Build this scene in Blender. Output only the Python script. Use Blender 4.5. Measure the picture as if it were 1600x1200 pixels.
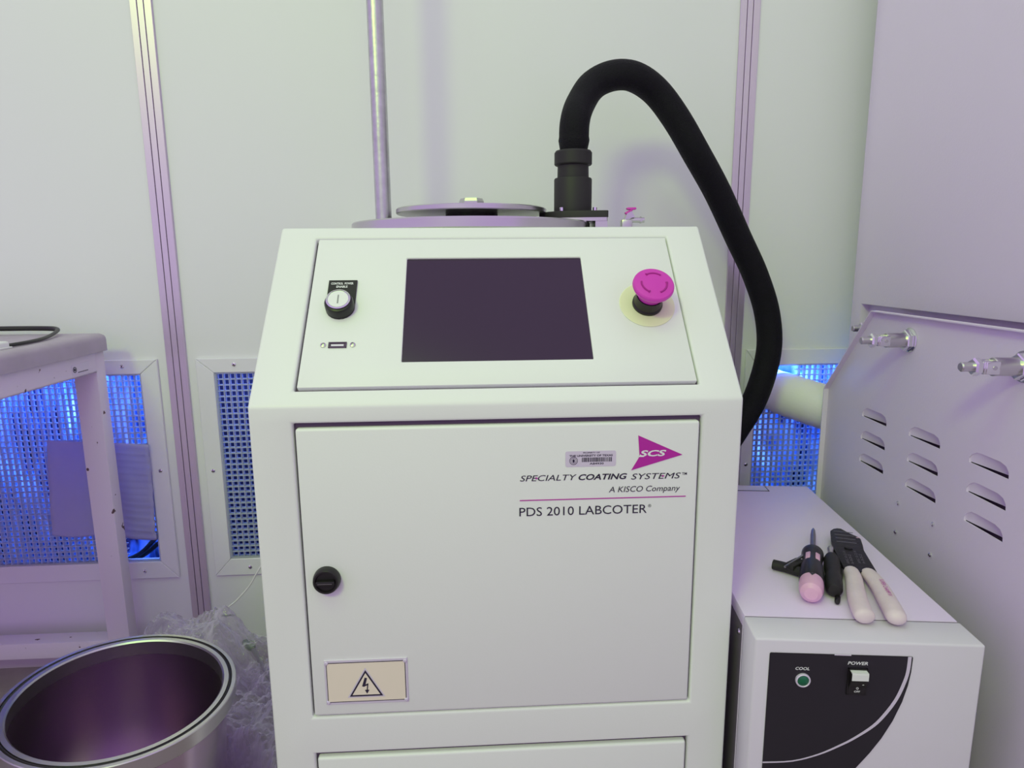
import bpy, bmesh, math, random
from mathutils import Matrix, Vector, noise
R = math.radians
random.seed(7)
scene = bpy.context.scene
for o in list(bpy.data.objects):
    bpy.data.objects.remove(o)
COL = scene.collection

# ------------------------------------------------------------------ camera
cam_data = bpy.data.cameras.new('camera')
cam = bpy.data.objects.new('camera', cam_data)
COL.objects.link(cam)
scene.camera = cam
cam_data.sensor_width = 36.0
cam_data.lens = 1024.3 / 1600 * 36
cam_data.clip_start = 0.02
_p, _r = R(10.358), R(0.456)
_fw = Vector((0, math.cos(_p), -math.sin(_p)))
_dn = Vector((0, -math.sin(_p), -math.cos(_p)))
_rt = Vector((1, 0, 0))
_xa = math.cos(_r) * _rt + math.sin(_r) * _dn
_ya = -math.sin(_r) * _rt + math.cos(_r) * _dn
cm = Matrix.Identity(4)
for i in range(3):
    cm[i][0] = _xa[i]; cm[i][1] = -_ya[i]; cm[i][2] = -_fw[i]
cm[2][3] = 0.89
cam.matrix_world = cm

# ------------------------------------------------------------------ light
world = bpy.data.worlds.new('room_light')
scene.world = world
world.use_nodes = True
_bg = world.node_tree.nodes['Background']
_bg.inputs[0].default_value = (0.600, 0.440, 0.785, 1)
_bg.inputs[1].default_value = 1.06

def area(name, loc, target, sx, sy, power, color):
    d = bpy.data.lights.new(name, 'AREA')
    d.shape = 'RECTANGLE'; d.size = sx; d.size_y = sy
    d.energy = power; d.color = color
    o = bpy.data.objects.new(name, d)
    COL.objects.link(o)
    o.location = loc
    o.rotation_euler = (Vector(target) - Vector(loc)).to_track_quat('-Z', 'Y').to_euler()
    return o

KEY = (0.58, 1.0, 0.10)
area('ceiling_light_behind', (-1.25, -1.9, 2.85), (0.0, 1.0, 0.8), 0.7, 0.5, 35, KEY)
area('ceiling_light_middle', (0.2, -1.6, 2.65), (0.0, 0.9, 0.7), 1.2, 0.6, 5, KEY)
area('ceiling_light_overhead', (-0.40, -0.05, 2.65), (-0.1, 0.85, 0.7), 1.2, 0.6, 7.6, (0.40, 1.0, 0.02))

vs = scene.view_settings
vs.view_transform = 'Standard'
vs.look = 'None'
vs.exposure = 0.0
vs.gamma = 1.0
vs.use_curve_mapping = False

# ------------------------------------------------------------------ helpers
def srgb(r, g, b):
    def f(c):
        c /= 255.0
        return c / 12.92 if c <= 0.04045 else ((c + 0.055) / 1.055) ** 2.4
    return (f(r), f(g), f(b))

def mat(name, col, rough=0.5, metal=0.0, var=0.06, vscale=6.0, bump=0.0, bscale=60.0, spec=None, stretch=None):
    m = bpy.data.materials.new(name)
    m.use_nodes = True
    nt = m.node_tree
    b = nt.nodes['Principled BSDF']
    b.inputs['Roughness'].default_value = rough
    b.inputs['Metallic'].default_value = metal
    if spec is not None:
        b.inputs['Specular IOR Level'].default_value = spec
    tc = nt.nodes.new('ShaderNodeTexCoord')
    src = tc.outputs['Object']
    if stretch:
        mp = nt.nodes.new('ShaderNodeMapping')
        mp.inputs['Scale'].default_value = stretch
        nt.links.new(src, mp.inputs['Vector']); src = mp.outputs['Vector']
    n = nt.nodes.new('ShaderNodeTexNoise')
    n.inputs['Scale'].default_value = vscale
    n.inputs['Detail'].default_value = 4
    nt.links.new(src, n.inputs['Vector'])
    mx = nt.nodes.new('ShaderNodeMix'); mx.data_type = 'RGBA'
    mx.inputs[6].default_value = (*[c * (1 - var) for c in col], 1)
    mx.inputs[7].default_value = (*[min(1, c * (1 + var)) for c in col], 1)
    nt.links.new(n.outputs['Fac'], mx.inputs[0])
    nt.links.new(mx.outputs[2], b.inputs['Base Color'])
    if bump:
        n2 = nt.nodes.new('ShaderNodeTexNoise')
        n2.inputs['Scale'].default_value = bscale
        n2.inputs['Detail'].default_value = 3
        nt.links.new(src, n2.inputs['Vector'])
        bp = nt.nodes.new('ShaderNodeBump')
        bp.inputs['Strength'].default_value = bump
        bp.inputs['Distance'].default_value = 0.002
        nt.links.new(n2.outputs['Fac'], bp.inputs['Height'])
        nt.links.new(bp.outputs['Normal'], b.inputs['Normal'])
    return m

def chip_mat(name, col, chip, rough, thresh=0.70, scale=45.0):
    """paint with a few chips knocked out of it"""
    m = mat(name, col, rough, var=0.05, bump=0.15, bscale=90)
    nt = m.node_tree
    b = nt.nodes['Principled BSDF']
    lk = [l for l in nt.links if l.to_socket == b.inputs['Base Color']][0]
    base = lk.from_socket
    tc = nt.nodes.new('ShaderNodeTexCoord')
    n = nt.nodes.new('ShaderNodeTexNoise')
    n.inputs['Scale'].default_value = scale; n.inputs['Detail'].default_value = 2
    nt.links.new(tc.outputs['Object'], n.inputs['Vector'])
    r = nt.nodes.new('ShaderNodeValToRGB')
    r.color_ramp.elements[0].position = thresh
    r.color_ramp.elements[1].position = thresh + 0.02
    nt.links.new(n.outputs['Fac'], r.inputs[0])
    mx = nt.nodes.new('ShaderNodeMix'); mx.data_type = 'RGBA'
    mx.inputs[7].default_value = (*chip, 1)
    nt.links.new(r.outputs[0], mx.inputs[0])
    nt.links.new(base, mx.inputs[6])
    nt.links.new(mx.outputs[2], b.inputs['Base Color'])
    return m

M = {}
M['wall'] = mat('wall_paint', (0.815, 0.79, 0.87), 0.55, var=0.02, vscale=2.5, bump=0.04, bscale=30)
M['alu'] = mat('anodised_aluminium', (0.70, 0.58, 0.76), 0.38, 0.75, var=0.04, stretch=(40, 40, 1))
M['groove'] = mat('mullion_groove', (0.16, 0.13, 0.18), 0.6)
M['frame'] = mat('grille_frame_paint', (0.82, 0.78, 0.89), 0.5, var=0.03)
M['grid'] = mat('egg_crate_plastic', (0.72, 0.72, 0.78), 0.45, var=0.03)
M['cab'] = mat('cabinet_powder_coat', (0.85, 0.855, 0.86), 0.42, var=0.012, vscale=3, bump=0.05, bscale=400)
M['gap'] = mat('dark_gap', (0.10, 0.06, 0.12), 0.7)
M['black'] = mat('black_plastic', (0.012, 0.010, 0.012), 0.38, var=0.2)
M['blackm'] = mat('black_matte', (0.016, 0.013, 0.016), 0.6, var=0.2)
M['screen'] = mat('screen_glass', (0.034, 0.019, 0.040), 0.16, var=0.1)
M['white'] = mat('white_print', (0.85, 0.85, 0.88), 0.5)
M['ink'] = mat('navy_ink', (0.020, 0.012, 0.045), 0.5)
M['magenta'] = mat('magenta_ink', (0.50, 0.016, 0.38), 0.5, var=0.03)
M['estop'] = mat('magenta_button', (0.68, 0.045, 0.52), 0.38, var=0.03)
M['estopd'] = mat('magenta_button_arrow', (0.42, 0.010, 0.28), 0.45)
M['yellow'] = mat('yellow_ring', (0.84, 0.86, 0.58), 0.5, var=0.03)
M['cream'] = mat('cream_plate', (0.88, 0.78, 0.66), 0.5, var=0.03)
M['plate'] = mat('silver_plate', (0.76, 0.68, 0.84), 0.4, 0.15)
M['steel'] = mat('brushed_steel', (0.62, 0.60, 0.62), 0.30, 1.0, var=0.08, vscale=4)
M['steeld'] = mat('satin_vessel_steel', (0.63, 0.49, 0.66), 0.25, 1.0, var=0.16, vscale=5, bump=0.05, bscale=9)
M['chrome'] = mat('chrome', (0.80, 0.80, 0.82), 0.12, 1.0, var=0.03)
M['galv'] = mat('galvanised_pipe', (0.58, 0.57, 0.60), 0.36, 0.9, var=0.25, vscale=60, bump=0.15, bscale=120)
M['hose'] = mat('braided_sleeve', (0.005, 0.004, 0.008), 0.6, var=0.5, vscale=420, bump=0.9, bscale=520, spec=0.2)
M['chil'] = mat('chiller_paint', (0.76, 0.71, 0.82), 0.45, var=0.02, bump=0.05, bscale=300)
M['chiltop'] = mat('chiller_cover_shaded', (0.82, 0.68, 0.96), 0.5, var=0.03, bump=0.10, bscale=350)  # cover colour carries the purple shade lying on the top
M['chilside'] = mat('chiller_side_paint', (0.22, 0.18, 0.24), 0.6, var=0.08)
M['overlay'] = mat('black_overlay', (0.016, 0.013, 0.020), 0.5, var=0.1)
M['green'] = mat('green_lens', (0.004, 0.13, 0.06), 0.25, var=0.25, vscale=200)
M['oven'] = mat('equipment_paint', (0.80, 0.69, 0.90), 0.45, var=0.02, vscale=3, bump=0.10, bscale=260)  # white paint with the purple of the shade mixed in
M['duct'] = mat('white_duct', (0.86, 0.82, 0.87), 0.55, var=0.04, bump=0.2, bscale=160)
M['laminate'] = mat('grey_laminate', (0.47, 0.40, 0.50), 0.55, var=0.16, vscale=25, bump=0.1, bscale=80)
M['tframe'] = chip_mat('table_paint', (0.78, 0.69, 0.84), (0.12, 0.06, 0.08), 0.5)  # frame is white; its lavender tint stands for shade, the chips are wear
M['floor'] = mat('floor_vinyl', (0.30, 0.24, 0.26), 0.55, var=0.22, vscale=30, bump=0.1, bscale=60)
M['base'] = mat('baseboard_vinyl', (0.55, 0.48, 0.55), 0.5)
M['paper'] = mat('packing_foam', (0.66, 0.62, 0.84), 0.7, var=0.05, vscale=40, bump=0.2, bscale=120)
M['plenum'] = mat('plenum_dark', (0.03, 0.03, 0.08), 0.8)
M['pinkw'] = mat('pink_white_grip', (0.80, 0.66, 0.72), 0.5, var=0.10, vscale=60, bump=0.1, bscale=120)
M['pink'] = mat('pink_handle', (0.82, 0.46, 0.68), 0.35, var=0.03)
M['cord'] = mat('white_cord', (0.75, 0.70, 0.78), 0.5)
M['gtie'] = mat('green_tie', (0.01, 0.06, 0.05), 0.4, var=0.5, vscale=80)
M['toolsteel'] = mat('dark_tool_steel', (0.30, 0.28, 0.32), 0.35, 0.9)
M['plier'] = mat('black_oxide', (0.014, 0.011, 0.018), 0.42, 0.2, var=0.4, vscale=120, bump=0.3, bscale=200)

def film_mat():
    m = bpy.data.materials.new('blue_plastic_film'); m.use_nodes = True
    nt = m.node_tree; b = nt.nodes['Principled BSDF']
    b.inputs['Roughness'].default_value = 0.22
    tc = nt.nodes.new('ShaderNodeTexCoord')
    mp = nt.nodes.new('ShaderNodeMapping'); mp.inputs['Scale'].default_value = (16, 16, 5)
    n = nt.nodes.new('ShaderNodeTexNoise'); n.inputs['Scale'].default_value = 1.0; n.inputs['Detail'].default_value = 3
    r = nt.nodes.new('ShaderNodeValToRGB')
    r.color_ramp.elements[0].position = 0.42; r.color_ramp.elements[0].color = (0.01, 0.02, 0.10, 1)
    r.color_ramp.elements[1].position = 0.50; r.color_ramp.elements[1].color = (0.16, 0.34, 0.95, 1)
    e = r.color_ramp.elements.new(0.66); e.color = (0.92, 0.93, 0.98, 1)  # white band paints bright glints into the film colour
    nt.links.new(tc.outputs['Object'], mp.inputs['Vector']); nt.links.new(mp.outputs['Vector'], n.inputs['Vector'])
    nt.links.new(n.outputs['Fac'], r.inputs[0]); nt.links.new(r.outputs[0], b.inputs['Base Color'])
    return m
M['film'] = film_mat()
def backlit(m, col, fac):
    nt = m.node_tree; b = nt.nodes['Principled BSDF']; out = [n for n in nt.nodes if n.type == 'OUTPUT_MATERIAL'][0]
    t = nt.nodes.new('ShaderNodeBsdfTranslucent'); t.inputs[0].default_value = (*col, 1)
    mx = nt.nodes.new('ShaderNodeMixShader'); mx.inputs[0].default_value = fac
    nt.links.new(b.outputs[0], mx.inputs[1]); nt.links.new(t.outputs[0], mx.inputs[2]); nt.links.new(mx.outputs[0], out.inputs[0])
    return m
backlit(M['grid'], (0.80, 0.82, 0.92), 0.55)
backlit(M['paper'], (0.60, 0.62, 0.92), 0.45)

def wrap_mat():
    m = bpy.data.materials.new('bubble_wrap_plastic'); m.use_nodes = True
    nt = m.node_tree; nt.nodes.clear()
    out = nt.nodes.new('ShaderNodeOutputMaterial')
    tr = nt.nodes.new('ShaderNodeBsdfTransparent'); tr.inputs[0].default_value = (0.95, 0.92, 0.98, 1)
    pr = nt.nodes.new('ShaderNodeBsdfPrincipled')
    pr.inputs['Base Color'].default_value = (0.74, 0.66, 0.86, 1)
    pr.inputs['Roughness'].default_value = 0.04
    pr.inputs['IOR'].default_value = 1.6
    tc = nt.nodes.new('ShaderNodeTexCoord')
    vo = nt.nodes.new('ShaderNodeTexVoronoi'); vo.inputs['Scale'].default_value = 85
    no = nt.nodes.new('ShaderNodeTexNoise'); no.inputs['Scale'].default_value = 38; no.inputs['Detail'].default_value = 3
    ad = nt.nodes.new('ShaderNodeMath'); ad.operation = 'SUBTRACT'
    bp = nt.nodes.new('ShaderNodeBump'); bp.inputs['Strength'].default_value = 0.7; bp.inputs['Distance'].default_value = 0.0025
    for n in (vo, no):
        nt.links.new(tc.outputs['Object'], n.inputs['Vector'])
    nt.links.new(no.outputs['Fac'], ad.inputs[0]); nt.links.new(vo.outputs['Distance'], ad.inputs[1])
    nt.links.new(ad.outputs[0], bp.inputs['Height']); nt.links.new(bp.outputs[0], pr.inputs['Normal'])
    lw = nt.nodes.new('ShaderNodeLayerWeight'); lw.inputs[0].default_value = 0.45
    nt.links.new(bp.outputs[0], lw.inputs['Normal'])
    mr = nt.nodes.new('ShaderNodeMapRange')
    mr.inputs[3].default_value = 0.14; mr.inputs[4].default_value = 0.95
    mx = nt.nodes.new('ShaderNodeMixShader')
    nt.links.new(lw.outputs['Facing'], mr.inputs[0]); nt.links.new(mr.outputs[0], mx.inputs[0])
    nt.links.new(tr.outputs[0], mx.inputs[1]); nt.links.new(pr.outputs[0], mx.inputs[2])
    nt.links.new(mx.outputs[0], out.inputs[0])
    return m
M['wrap'] = wrap_mat()

# ---- geometry helpers: each adds one shape to a bmesh
def _verts(bm, co, X):
    return [bm.verts.new(X @ Vector(c) if X else Vector(c)) for c in co]

def box(bm, x0, x1, y0, y1, z0, z1, bev=0.0, seg=2, X=None):
    v = _verts(bm, [(x0, y0, z0), (x1, y0, z0), (x1, y1, z0), (x0, y1, z0), (x0, y0, z1), (x1, y0, z1), (x1, y1, z1), (x0, y1, z1)], X)
    fs = [bm.faces.new([v[i] for i in q]) for q in ((3, 2, 1, 0), (4, 5, 6, 7), (0, 1, 5, 4), (1, 2, 6, 5), (2, 3, 7, 6), (3, 0, 4, 7))]
    if bev:
        es = list({e for f in fs for e in f.edges})
        bmesh.ops.bevel(bm, geom=es, offset=bev, segments=seg, affect='EDGES', profile=0.5)
    return bm

def prism(bm, poly, z0, z1, bev=0.0, X=None, seg=2):
    n = len(poly)
    a = _verts(bm, [(p[0], p[1], z0) for p in poly], X)
    b = _verts(bm, [(p[0], p[1], z1) for p in poly], X)
    fs = [bm.faces.new(b), bm.faces.new(a[::-1])]
    for i in range(n):
        j = (i + 1) % n
        fs.append(bm.faces.new((a[i], a[j], b[j], b[i])))
    if bev:
        es = list(fs[0].edges)
        bmesh.ops.bevel(bm, geom=es, offset=bev, segments=seg, affect='EDGES', profile=0.5)
    return bm

def lathe(bm, prof, n=40, X=None, a0=0.0, a1=2 * math.pi):
    full = abs(a1 - a0 - 2 * math.pi) < 1e-6
    rings = []
    k = n if full else n + 1
    for r, z in prof:
        if r < 1e-6:
            rings.append(_verts(bm, [(0, 0, z)], X) * k)
        else:
            rings.append(_verts(bm, [(r * math.cos(a0 + (a1 - a0) * i / n), r * math.sin(a0 + (a1 - a0) * i / n), z) for i in range(k)], X))
    for p, q in zip(rings[:-1], rings[1:]):
        for i in range(n):
            j = (i + 1) % k
            vs_ = []
            for v in (p[i], p[j], q[j], q[i]):
                if v not in vs_:
                    vs_.append(v)
            if len(vs_) > 2:
                try:
                    bm.faces.new(vs_)
                except ValueError:
                    pass
    return bm

def smooth_path(pts, sub=6):
    P = [Vector(p) for p in pts]
    out = []
    for i in range(len(P) - 1):
        p0 = P[max(i - 1, 0)]; p1 = P[i]; p2 = P[i + 1]; p3 = P[min(i + 2, len(P) - 1)]
        for s in range(sub):
            t = s / sub
            out.append(0.5 * ((2 * p1) + (p2 - p0) * t + (2 * p0 - 5 * p1 + 4 * p2 - p3) * t * t + (-p0 + 3 * p1 - 3 * p2 + p3) * t ** 3))
    out.append(P[-1])
    return out

def tube(bm, pts, rad, n=12, flat=1.0, X=None, up=None):
    P = [Vector(p) for p in pts]
    m = len(P)
    rs = rad if isinstance(rad, (list, tuple)) else [rad] * m
    rings = []
    nrm = None
    for i in range(m):
        t = (P[min(i + 1, m - 1)] - P[max(i - 1, 0)]).normalized()
        if up is not None:
            nrm = (Vector(up) - t * t.dot(Vector(up))).normalized()
        elif nrm is None:
            a = Vector((0, 0, 1)) if abs(t.z) < 0.9 else Vector((1, 0, 0))
            nrm = (a - t * t.dot(a)).normalized()
        else:
            nrm = (nrm - t * t.dot(nrm)).normalized()
        bn = t.cross(nrm)
        rings.append(_verts(bm, [P[i] + bn * (rs[i] * math.cos(2 * math.pi * k / n)) + nrm * (rs[i] * flat * math.sin(2 * math.pi * k / n)) for k in range(n)], X))
    for a, b in zip(rings[:-1], rings[1:]):
        for k in range(n):
            bm.faces.new((a[k], a[(k + 1) % n], b[(k + 1) % n], b[k]))
    bm.faces.new(rings[0][::-1]); bm.faces.new(rings[-1])
    return bm

def obj(name, bm, m, parent=None, loc=(0, 0, 0), rot=(0, 0, 0), smooth=32):
    bmesh.ops.recalc_face_normals(bm, faces=bm.faces[:])
    me = bpy.data.meshes.new(name)
    bm.to_mesh(me); bm.free()
    if smooth:
        me.polygons.foreach_set('use_smooth', [True] * len(me.polygons))
        me.set_sharp_from_angle(angle=R(smooth))
    me.materials.append(M[m] if isinstance(m, str) else m)
    o = bpy.data.objects.new(name, me)
    COL.objects.link(o)
    o.parent = parent
    o.location = loc; o.rotation_euler = rot
    return o

def tag(o, label, cat, group=None):
    o['label'] = label; o['category'] = cat
    if group:
        o['group'] = group
    return o

def thing(name, label, cat, loc=(0, 0, 0), rz=0.0, rot=None, group=None):
    o = bpy.data.objects.new(name, None)
    o.empty_display_size = 0.05
    COL.objects.link(o)
    o.location = loc
    o.rotation_euler = rot if rot else (0, 0, rz)
    return tag(o, label, cat, group)

def struct(o, label=None):
    o['kind'] = 'structure'
    if label:
        o['label'] = label
    return o

def B():
    return bmesh.new()

def copy_part(src, parent, loc, rot=None, name=None):
    c = src.copy(); COL.objects.link(c); c.parent = parent; c.location = loc
    if rot is not None:
        c.rotation_euler = rot
    return c

def lettering(text, x0, x1, y0, y1, m, parent, z=0.0, shear=0.0, bold=0.0, name='lettering', rotz=0.0):
    """flat lettering fitted to the rectangle x0..x1, y0..y1 of the parent's face"""
    cu = bpy.data.curves.new('text', 'FONT')
    cu.body = text; cu.size = 1.0; cu.shear = shear; cu.offset = bold
    cu.extrude = 0.0; cu.resolution_u = 3
    t = bpy.data.objects.new('text', cu)
    COL.objects.link(t)
    dg = bpy.context.evaluated_depsgraph_get()
    dg.update()
    me = bpy.data.meshes.new_from_object(t.evaluated_get(dg))
    bpy.data.objects.remove(t); bpy.data.curves.remove(cu)
    xs = [v.co.x for v in me.vertices]; ys = [v.co.y for v in me.vertices]
    sx = (x1 - x0) / (max(xs) - min(xs)); sy = (y1 - y0) / (max(ys) - min(ys))
    ax, ay = min(xs), min(ys)
    cx, cy = (x0 + x1) / 2, (y0 + y1) / 2
    for v in me.vertices:
        x = (v.co.x - ax) * sx + x0 - cx; y = (v.co.y - ay) * sy + y0 - cy
        v.co = Vector((cx + x * math.cos(rotz) - y * math.sin(rotz), cy + x * math.sin(rotz) + y * math.cos(rotz), z))
    me.materials.clear(); me.materials.append(M[m])
    me.name = name
    o = bpy.data.objects.new(name, me)
    COL.objects.link(o); o.parent = parent
    return o

def cyl(bm, r, z0, z1, n=32, X=None, bev=0.0):
    if bev:
        return lathe(bm, [(0, z0), (r, z0), (r, z1 - bev), (r - bev * 0.3, z1 - bev * 0.3), (r - bev, z1), (0, z1)], n, X)
    return lathe(bm, [(0, z0), (r, z0), (r, z1), (0, z1)], n, X)

def TX(x, y, z):
    return Matrix.Translation((x, y, z))
ROTX90 = Matrix.Rotation(R(90), 4, 'X')
ROTYM90 = Matrix.Rotation(R(-90), 4, 'Y')

# =================================================================== SETTING
WALL_LOC = (0, 1.42899, 0)
WALL_RZ = R(3.794)
wall = bpy.data.objects.new('wall_back', None)
COL.objects.link(wall); wall.location = WALL_LOC; wall.rotation_euler = (0, 0, WALL_RZ)
struct(wall, 'pale clean room wall of tall smooth panels')

def wall_panel(x0, x1, h):
    """panel with an opening h = (hx0, hx1, hz0, hz1) for its grille"""
    bm = B()
    hx0, hx1, hz0, hz1 = h
    T = 0.004
    box(bm, x0, x1, 0, T, hz1, 2.6)
    box(bm, x0, x1, 0, T, 0, hz0)
    box(bm, x0, hx0, 0, T, hz0, hz1)
    box(bm, hx1, x1, 0, T, hz0, hz1)
    return obj('wall_panel', bm, 'wall', wall)
G1 = (-1.850, -0.7895, 0.2425, 0.667)
G2 = (-0.638, 0.398, 0.2425, 0.667)
G3 = (0.553, 1.610, 0.2425, 0.662)
wall_panel(-1.96, -0.7135, G1)
wall_panel(-0.7125, 0.4945, G2)
wall_panel(0.4955, 1.75, G3)

def mullion(n, xc):
    bm = B()
    e = [-0.0205, -0.0073, -0.0060, 0.0054, 0.0067, 0.0205]
    box(bm, e[0], e[1], -0.006, -0.0005, 0, 2.6, 0.0006, 1)
    box(bm, e[2], e[3], -0.006, -0.0005, 0, 2.6, 0.0006, 1)
    box(bm, e[4], e[5], -0.006, -0.0005, 0, 2.6, 0.0006, 1)
    o = struct(obj('trim_%d' % n, bm, 'alu', None, (WALL_LOC[0] + xc * math.cos(WALL_RZ), WALL_LOC[1] + xc * math.sin(WALL_RZ), 0), (0, 0, WALL_RZ)), 'grooved aluminium mullion strip between wall panels')
    bm = B(); box(bm, e[0] + 0.001, e[5] - 0.001, -0.0022, -0.0006, 0, 2.6)
    obj('groove_bed', bm, 'groove', o)
mullion(1, -0.7130)
mullion(2, 0.4950)

bm = B(); box(bm, -3.2, 2.6, -3.6, 1.9, -0.05, 0.0)
struct(obj('floor', bm, 'floor'), 'brown speckled floor')
bm = B(); box(bm, -1.96, 1.75, -0.010, -0.0005, 0.0, 0.034, 0.002)
struct(obj('baseboard_back', bm, 'base', None, WALL_LOC, (0, 0, WALL_RZ)), 'low pale base strip along the wall')

# plenum behind the grilles
bm = B()
box(bm, -1.96, 1.75, 0.30, 0.31, 0.0, 1.0)
box(bm, -1.96, 1.75, 0.0045, 0.30, 1.0, 1.01)
box(bm, -1.96, 1.75, 0.0045, 0.30, 0.0, 0.01)
box(bm, -1.97, -1.96, 0.0045, 0.30, 0.0, 1.0)
box(bm, 1.75, 1.76, 0.0045, 0.30, 0.0, 1.0)
struct(obj('wall_plenum', bm, 'plenum', None, WALL_LOC, (0, 0, WALL_RZ)), 'dark cavity behind the wall grilles')
def wl(x, y, z):
    c, s = math.cos(WALL_RZ), math.sin(WALL_RZ)
    return (WALL_LOC[0] + x * c - y * s, WALL_LOC[1] + x * s + y * c, z)
BLUE = (0.10, 0.30, 1.0)
def plenum_lamp(name, x, y, sx, sy, power, color):
    o = area(name, wl(x, y, 0.93), wl(x, y, 0.0), sx, sy, power, color)
    o.rotation_euler = (0, 0, WALL_RZ)
plenum_lamp('plenum_lamp_left', -1.10, 0.075, 0.7, 0.08, 15, BLUE)
plenum_lamp('plenum_lamp_middle', -0.45, 0.10, 0.25, 0.06, 3.5, (0.25, 0.30, 1.0))
plenum_lamp('plenum_lamp_right', 0.80, 0.075, 0.5, 0.08, 14, BLUE)

def film(name, x0, x1, y0, seed, label):
    bm = B()
    nx, nz = 60, 34
    g = []
    for i in range(nx + 1):
        row = []
        for k in range(nz + 1):
            x = x0 + (x1 - x0) * i / nx; z = 0.03 + 0.80 * k / nz
            q = Vector((x * 9 + seed, z * 5, seed))
            y = y0 + 0.035 * noise.noise(q) + 0.028 * noise.noise(q * 2.7) + 0.012 * math.sin(x * 75 + 3 * noise.noise(q))
            row.append(bm.verts.new((x, y, z)))
        g.append(row)
    for i in range(nx):
        for k in range(nz):
            bm.faces.new((g[i][k], g[i + 1][k], g[i + 1][k + 1], g[i][k + 1]))
    o = obj(name, bm, 'film', None, WALL_LOC, (0, 0, WALL_RZ), smooth=180)
    md = o.modifiers.new('thickness', 'SOLIDIFY'); md.thickness = 0.002
    return tag(o, label, 'plastic film')
film('plastic_film', -1.40, -0.74, 0.16, 3.1, 'crumpled blue plastic film behind the grille under the table')
film('plastic_film', 0.52, 1.10, 0.16, 8.3, 'crumpled blue plastic film behind the grille beside the white duct')

# dark cables seen in the torn-out corner of the left grille
for k, (z0, z1) in enumerate(((0.235, 0.315), (0.225, 0.295))):
    bm = B()
    tube(bm, smooth_path([(-0.93, 0.05 + 0.012 * k, z0 - 0.02), (-0.86, 0.045 + 0.012 * k, z0 + 0.005), (-0.80, 0.04 + 0.012 * k, z1 - 0.02), (-0.74, 0.045 + 0.012 * k, z1)], 5), 0.005, 8)
    o = obj('black_cable', bm, 'black', None, WALL_LOC, (0, 0, WALL_RZ))
    tag(o, ('upper' if k == 0 else 'lower') + ' black cable crossing the bare corner of the left grille', 'cable')

# ---- egg-crate return grilles
def rail(bm, poly):
    # poly in wall x,z ; thickness towards the room
    Xm = Matrix(((1, 0, 0, 0), (0, 0, -1, 0), (0, 1, 0, 0), (0, 0, 0, 1)))   # (x, y, z) -> (x, -z, y)
    prism(bm, poly, 0.0008, 0.0065, 0.0012, Xm, 1)

def grille(inner, outer, label, cut=None, screws=()):
    x0, x1, z0, z1 = inner
    a0, a1, b0, b1 = outer
    t = thing('return_grille', label, 'grille', WALL_LOC, WALL_RZ, group='egg crate grilles in the wall')
    g = 0.0003
    bm = B(); rail(bm, [(a0 + g, b1), (x0 + g, z1), (x1 - g, z1), (a1 - g, b1)]); obj('top_rail', bm, 'frame', t)
    bm = B(); rail(bm, [(a0 + g, b0), (a1 - g, b0), (x1 - g, z0), (x0 + g, z0)]); obj('bottom_rail', bm, 'frame', t)
    bm = B(); rail(bm, [(a0, b0 + g), (x0, z0 + g), (x0, z1 - g), (a0, b1 - g)]); obj('side_rail', bm, 'frame', t)
    bm = B(); rail(bm, [(a1, b0 + g), (a1, b1 - g), (x1, z1 - g), (x1, z0 + g)]); obj('side_rail', bm, 'frame', t)
    bm = B()
    P, W, D0, D1 = 0.0127, 0.0007, -0.002, 0.0095
    # inner lip
    box(bm, x0, x0 + 0.003, -0.004, D1, z0, z1); box(bm, x1 - 0.003, x1, -0.004, D1, z0, z1)
    box(bm, x0, x1, -0.004, D1, z1 - 0.003, z1); box(bm, x0, x1, -0.004, D1, z0, z0 + 0.003)
    n = int((x1 - x0) / P); ox = x0 + ((x1 - x0) - n * P) / 2
    m = int((z1 - z0) / P); oz = z0 + ((z1 - z0) - m * P) / 2
    for i in range(n + 1):
        x = ox + i * P
        if cut and cut[0] < x < cut[1]:
            if cut[2] > z0 + 0.01:
                box(bm, x - W, x + W, D0, D1, z0, cut[2])
            if cut[3] < z1 - 0.01:
                box(bm, x - W, x + W, D0, D1, cut[3], z1)
        else:
            box(bm, x - W, x + W, D0, D1, z0, z1)
    for k in range(m + 1):
        z = oz + k * P
        if cut and cut[2] < z < cut[3]:
            if cut[0] > x0 + 0.01:
                box(bm, x0, cut[0], D0 - 0.0004, D1, z - W, z + W)
            if cut[1] < x1 - 0.01:
                box(bm, cut[1], x1, D0 - 0.0004, D1, z - W, z + W)
        else:
            box(bm, x0, x1, D0 - 0.0004, D1, z - W, z + W)
    o = obj('egg_crate_core', bm, 'grid', t, smooth=0)
    o['kind'] = 'stuff'
    for sx, sz in screws:
        bm = B(); lathe(bm, [(0, 0.0066), (0.0042, 0.0066), (0.0040, 0.0078), (0.0016, 0.0086), (0.0016, 0.0074), (0, 0.0074)], 16, ROTX90)
        s = obj('screw', bm, 'chrome', t, (sx, 0, sz))
        bm = B(); cyl(bm, 0.0016, 0.0074, 0.0088, 8, ROTX90); obj('socket', bm, 'gap', s)
    return t
grille(G1, (-1.888, -0.753, 0.203, 0.698), 'egg crate wall grille behind the table leg, partly covered by a foam sheet', (-0.862, -0.7895, 0.2425, 0.300), [(-0.8245, 0.684), (-0.769, 0.4536), (-0.826, 0.221)])
grille(G2, (-0.674, 0.434, 0.203, 0.698), 'egg crate wall grille half hidden behind the left side of the white machine', None, [(-0.5944, 0.6845), (-0.6575, 0.4503), (-0.596, 0.222)])
grille(G3, (0.527, 1.646, 0.203, 0.697), 'egg crate wall grille at right with a white duct passing through it', (0.553, 0.646, 0.575, 0.662), [(0.540, 0.43)])

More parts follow.
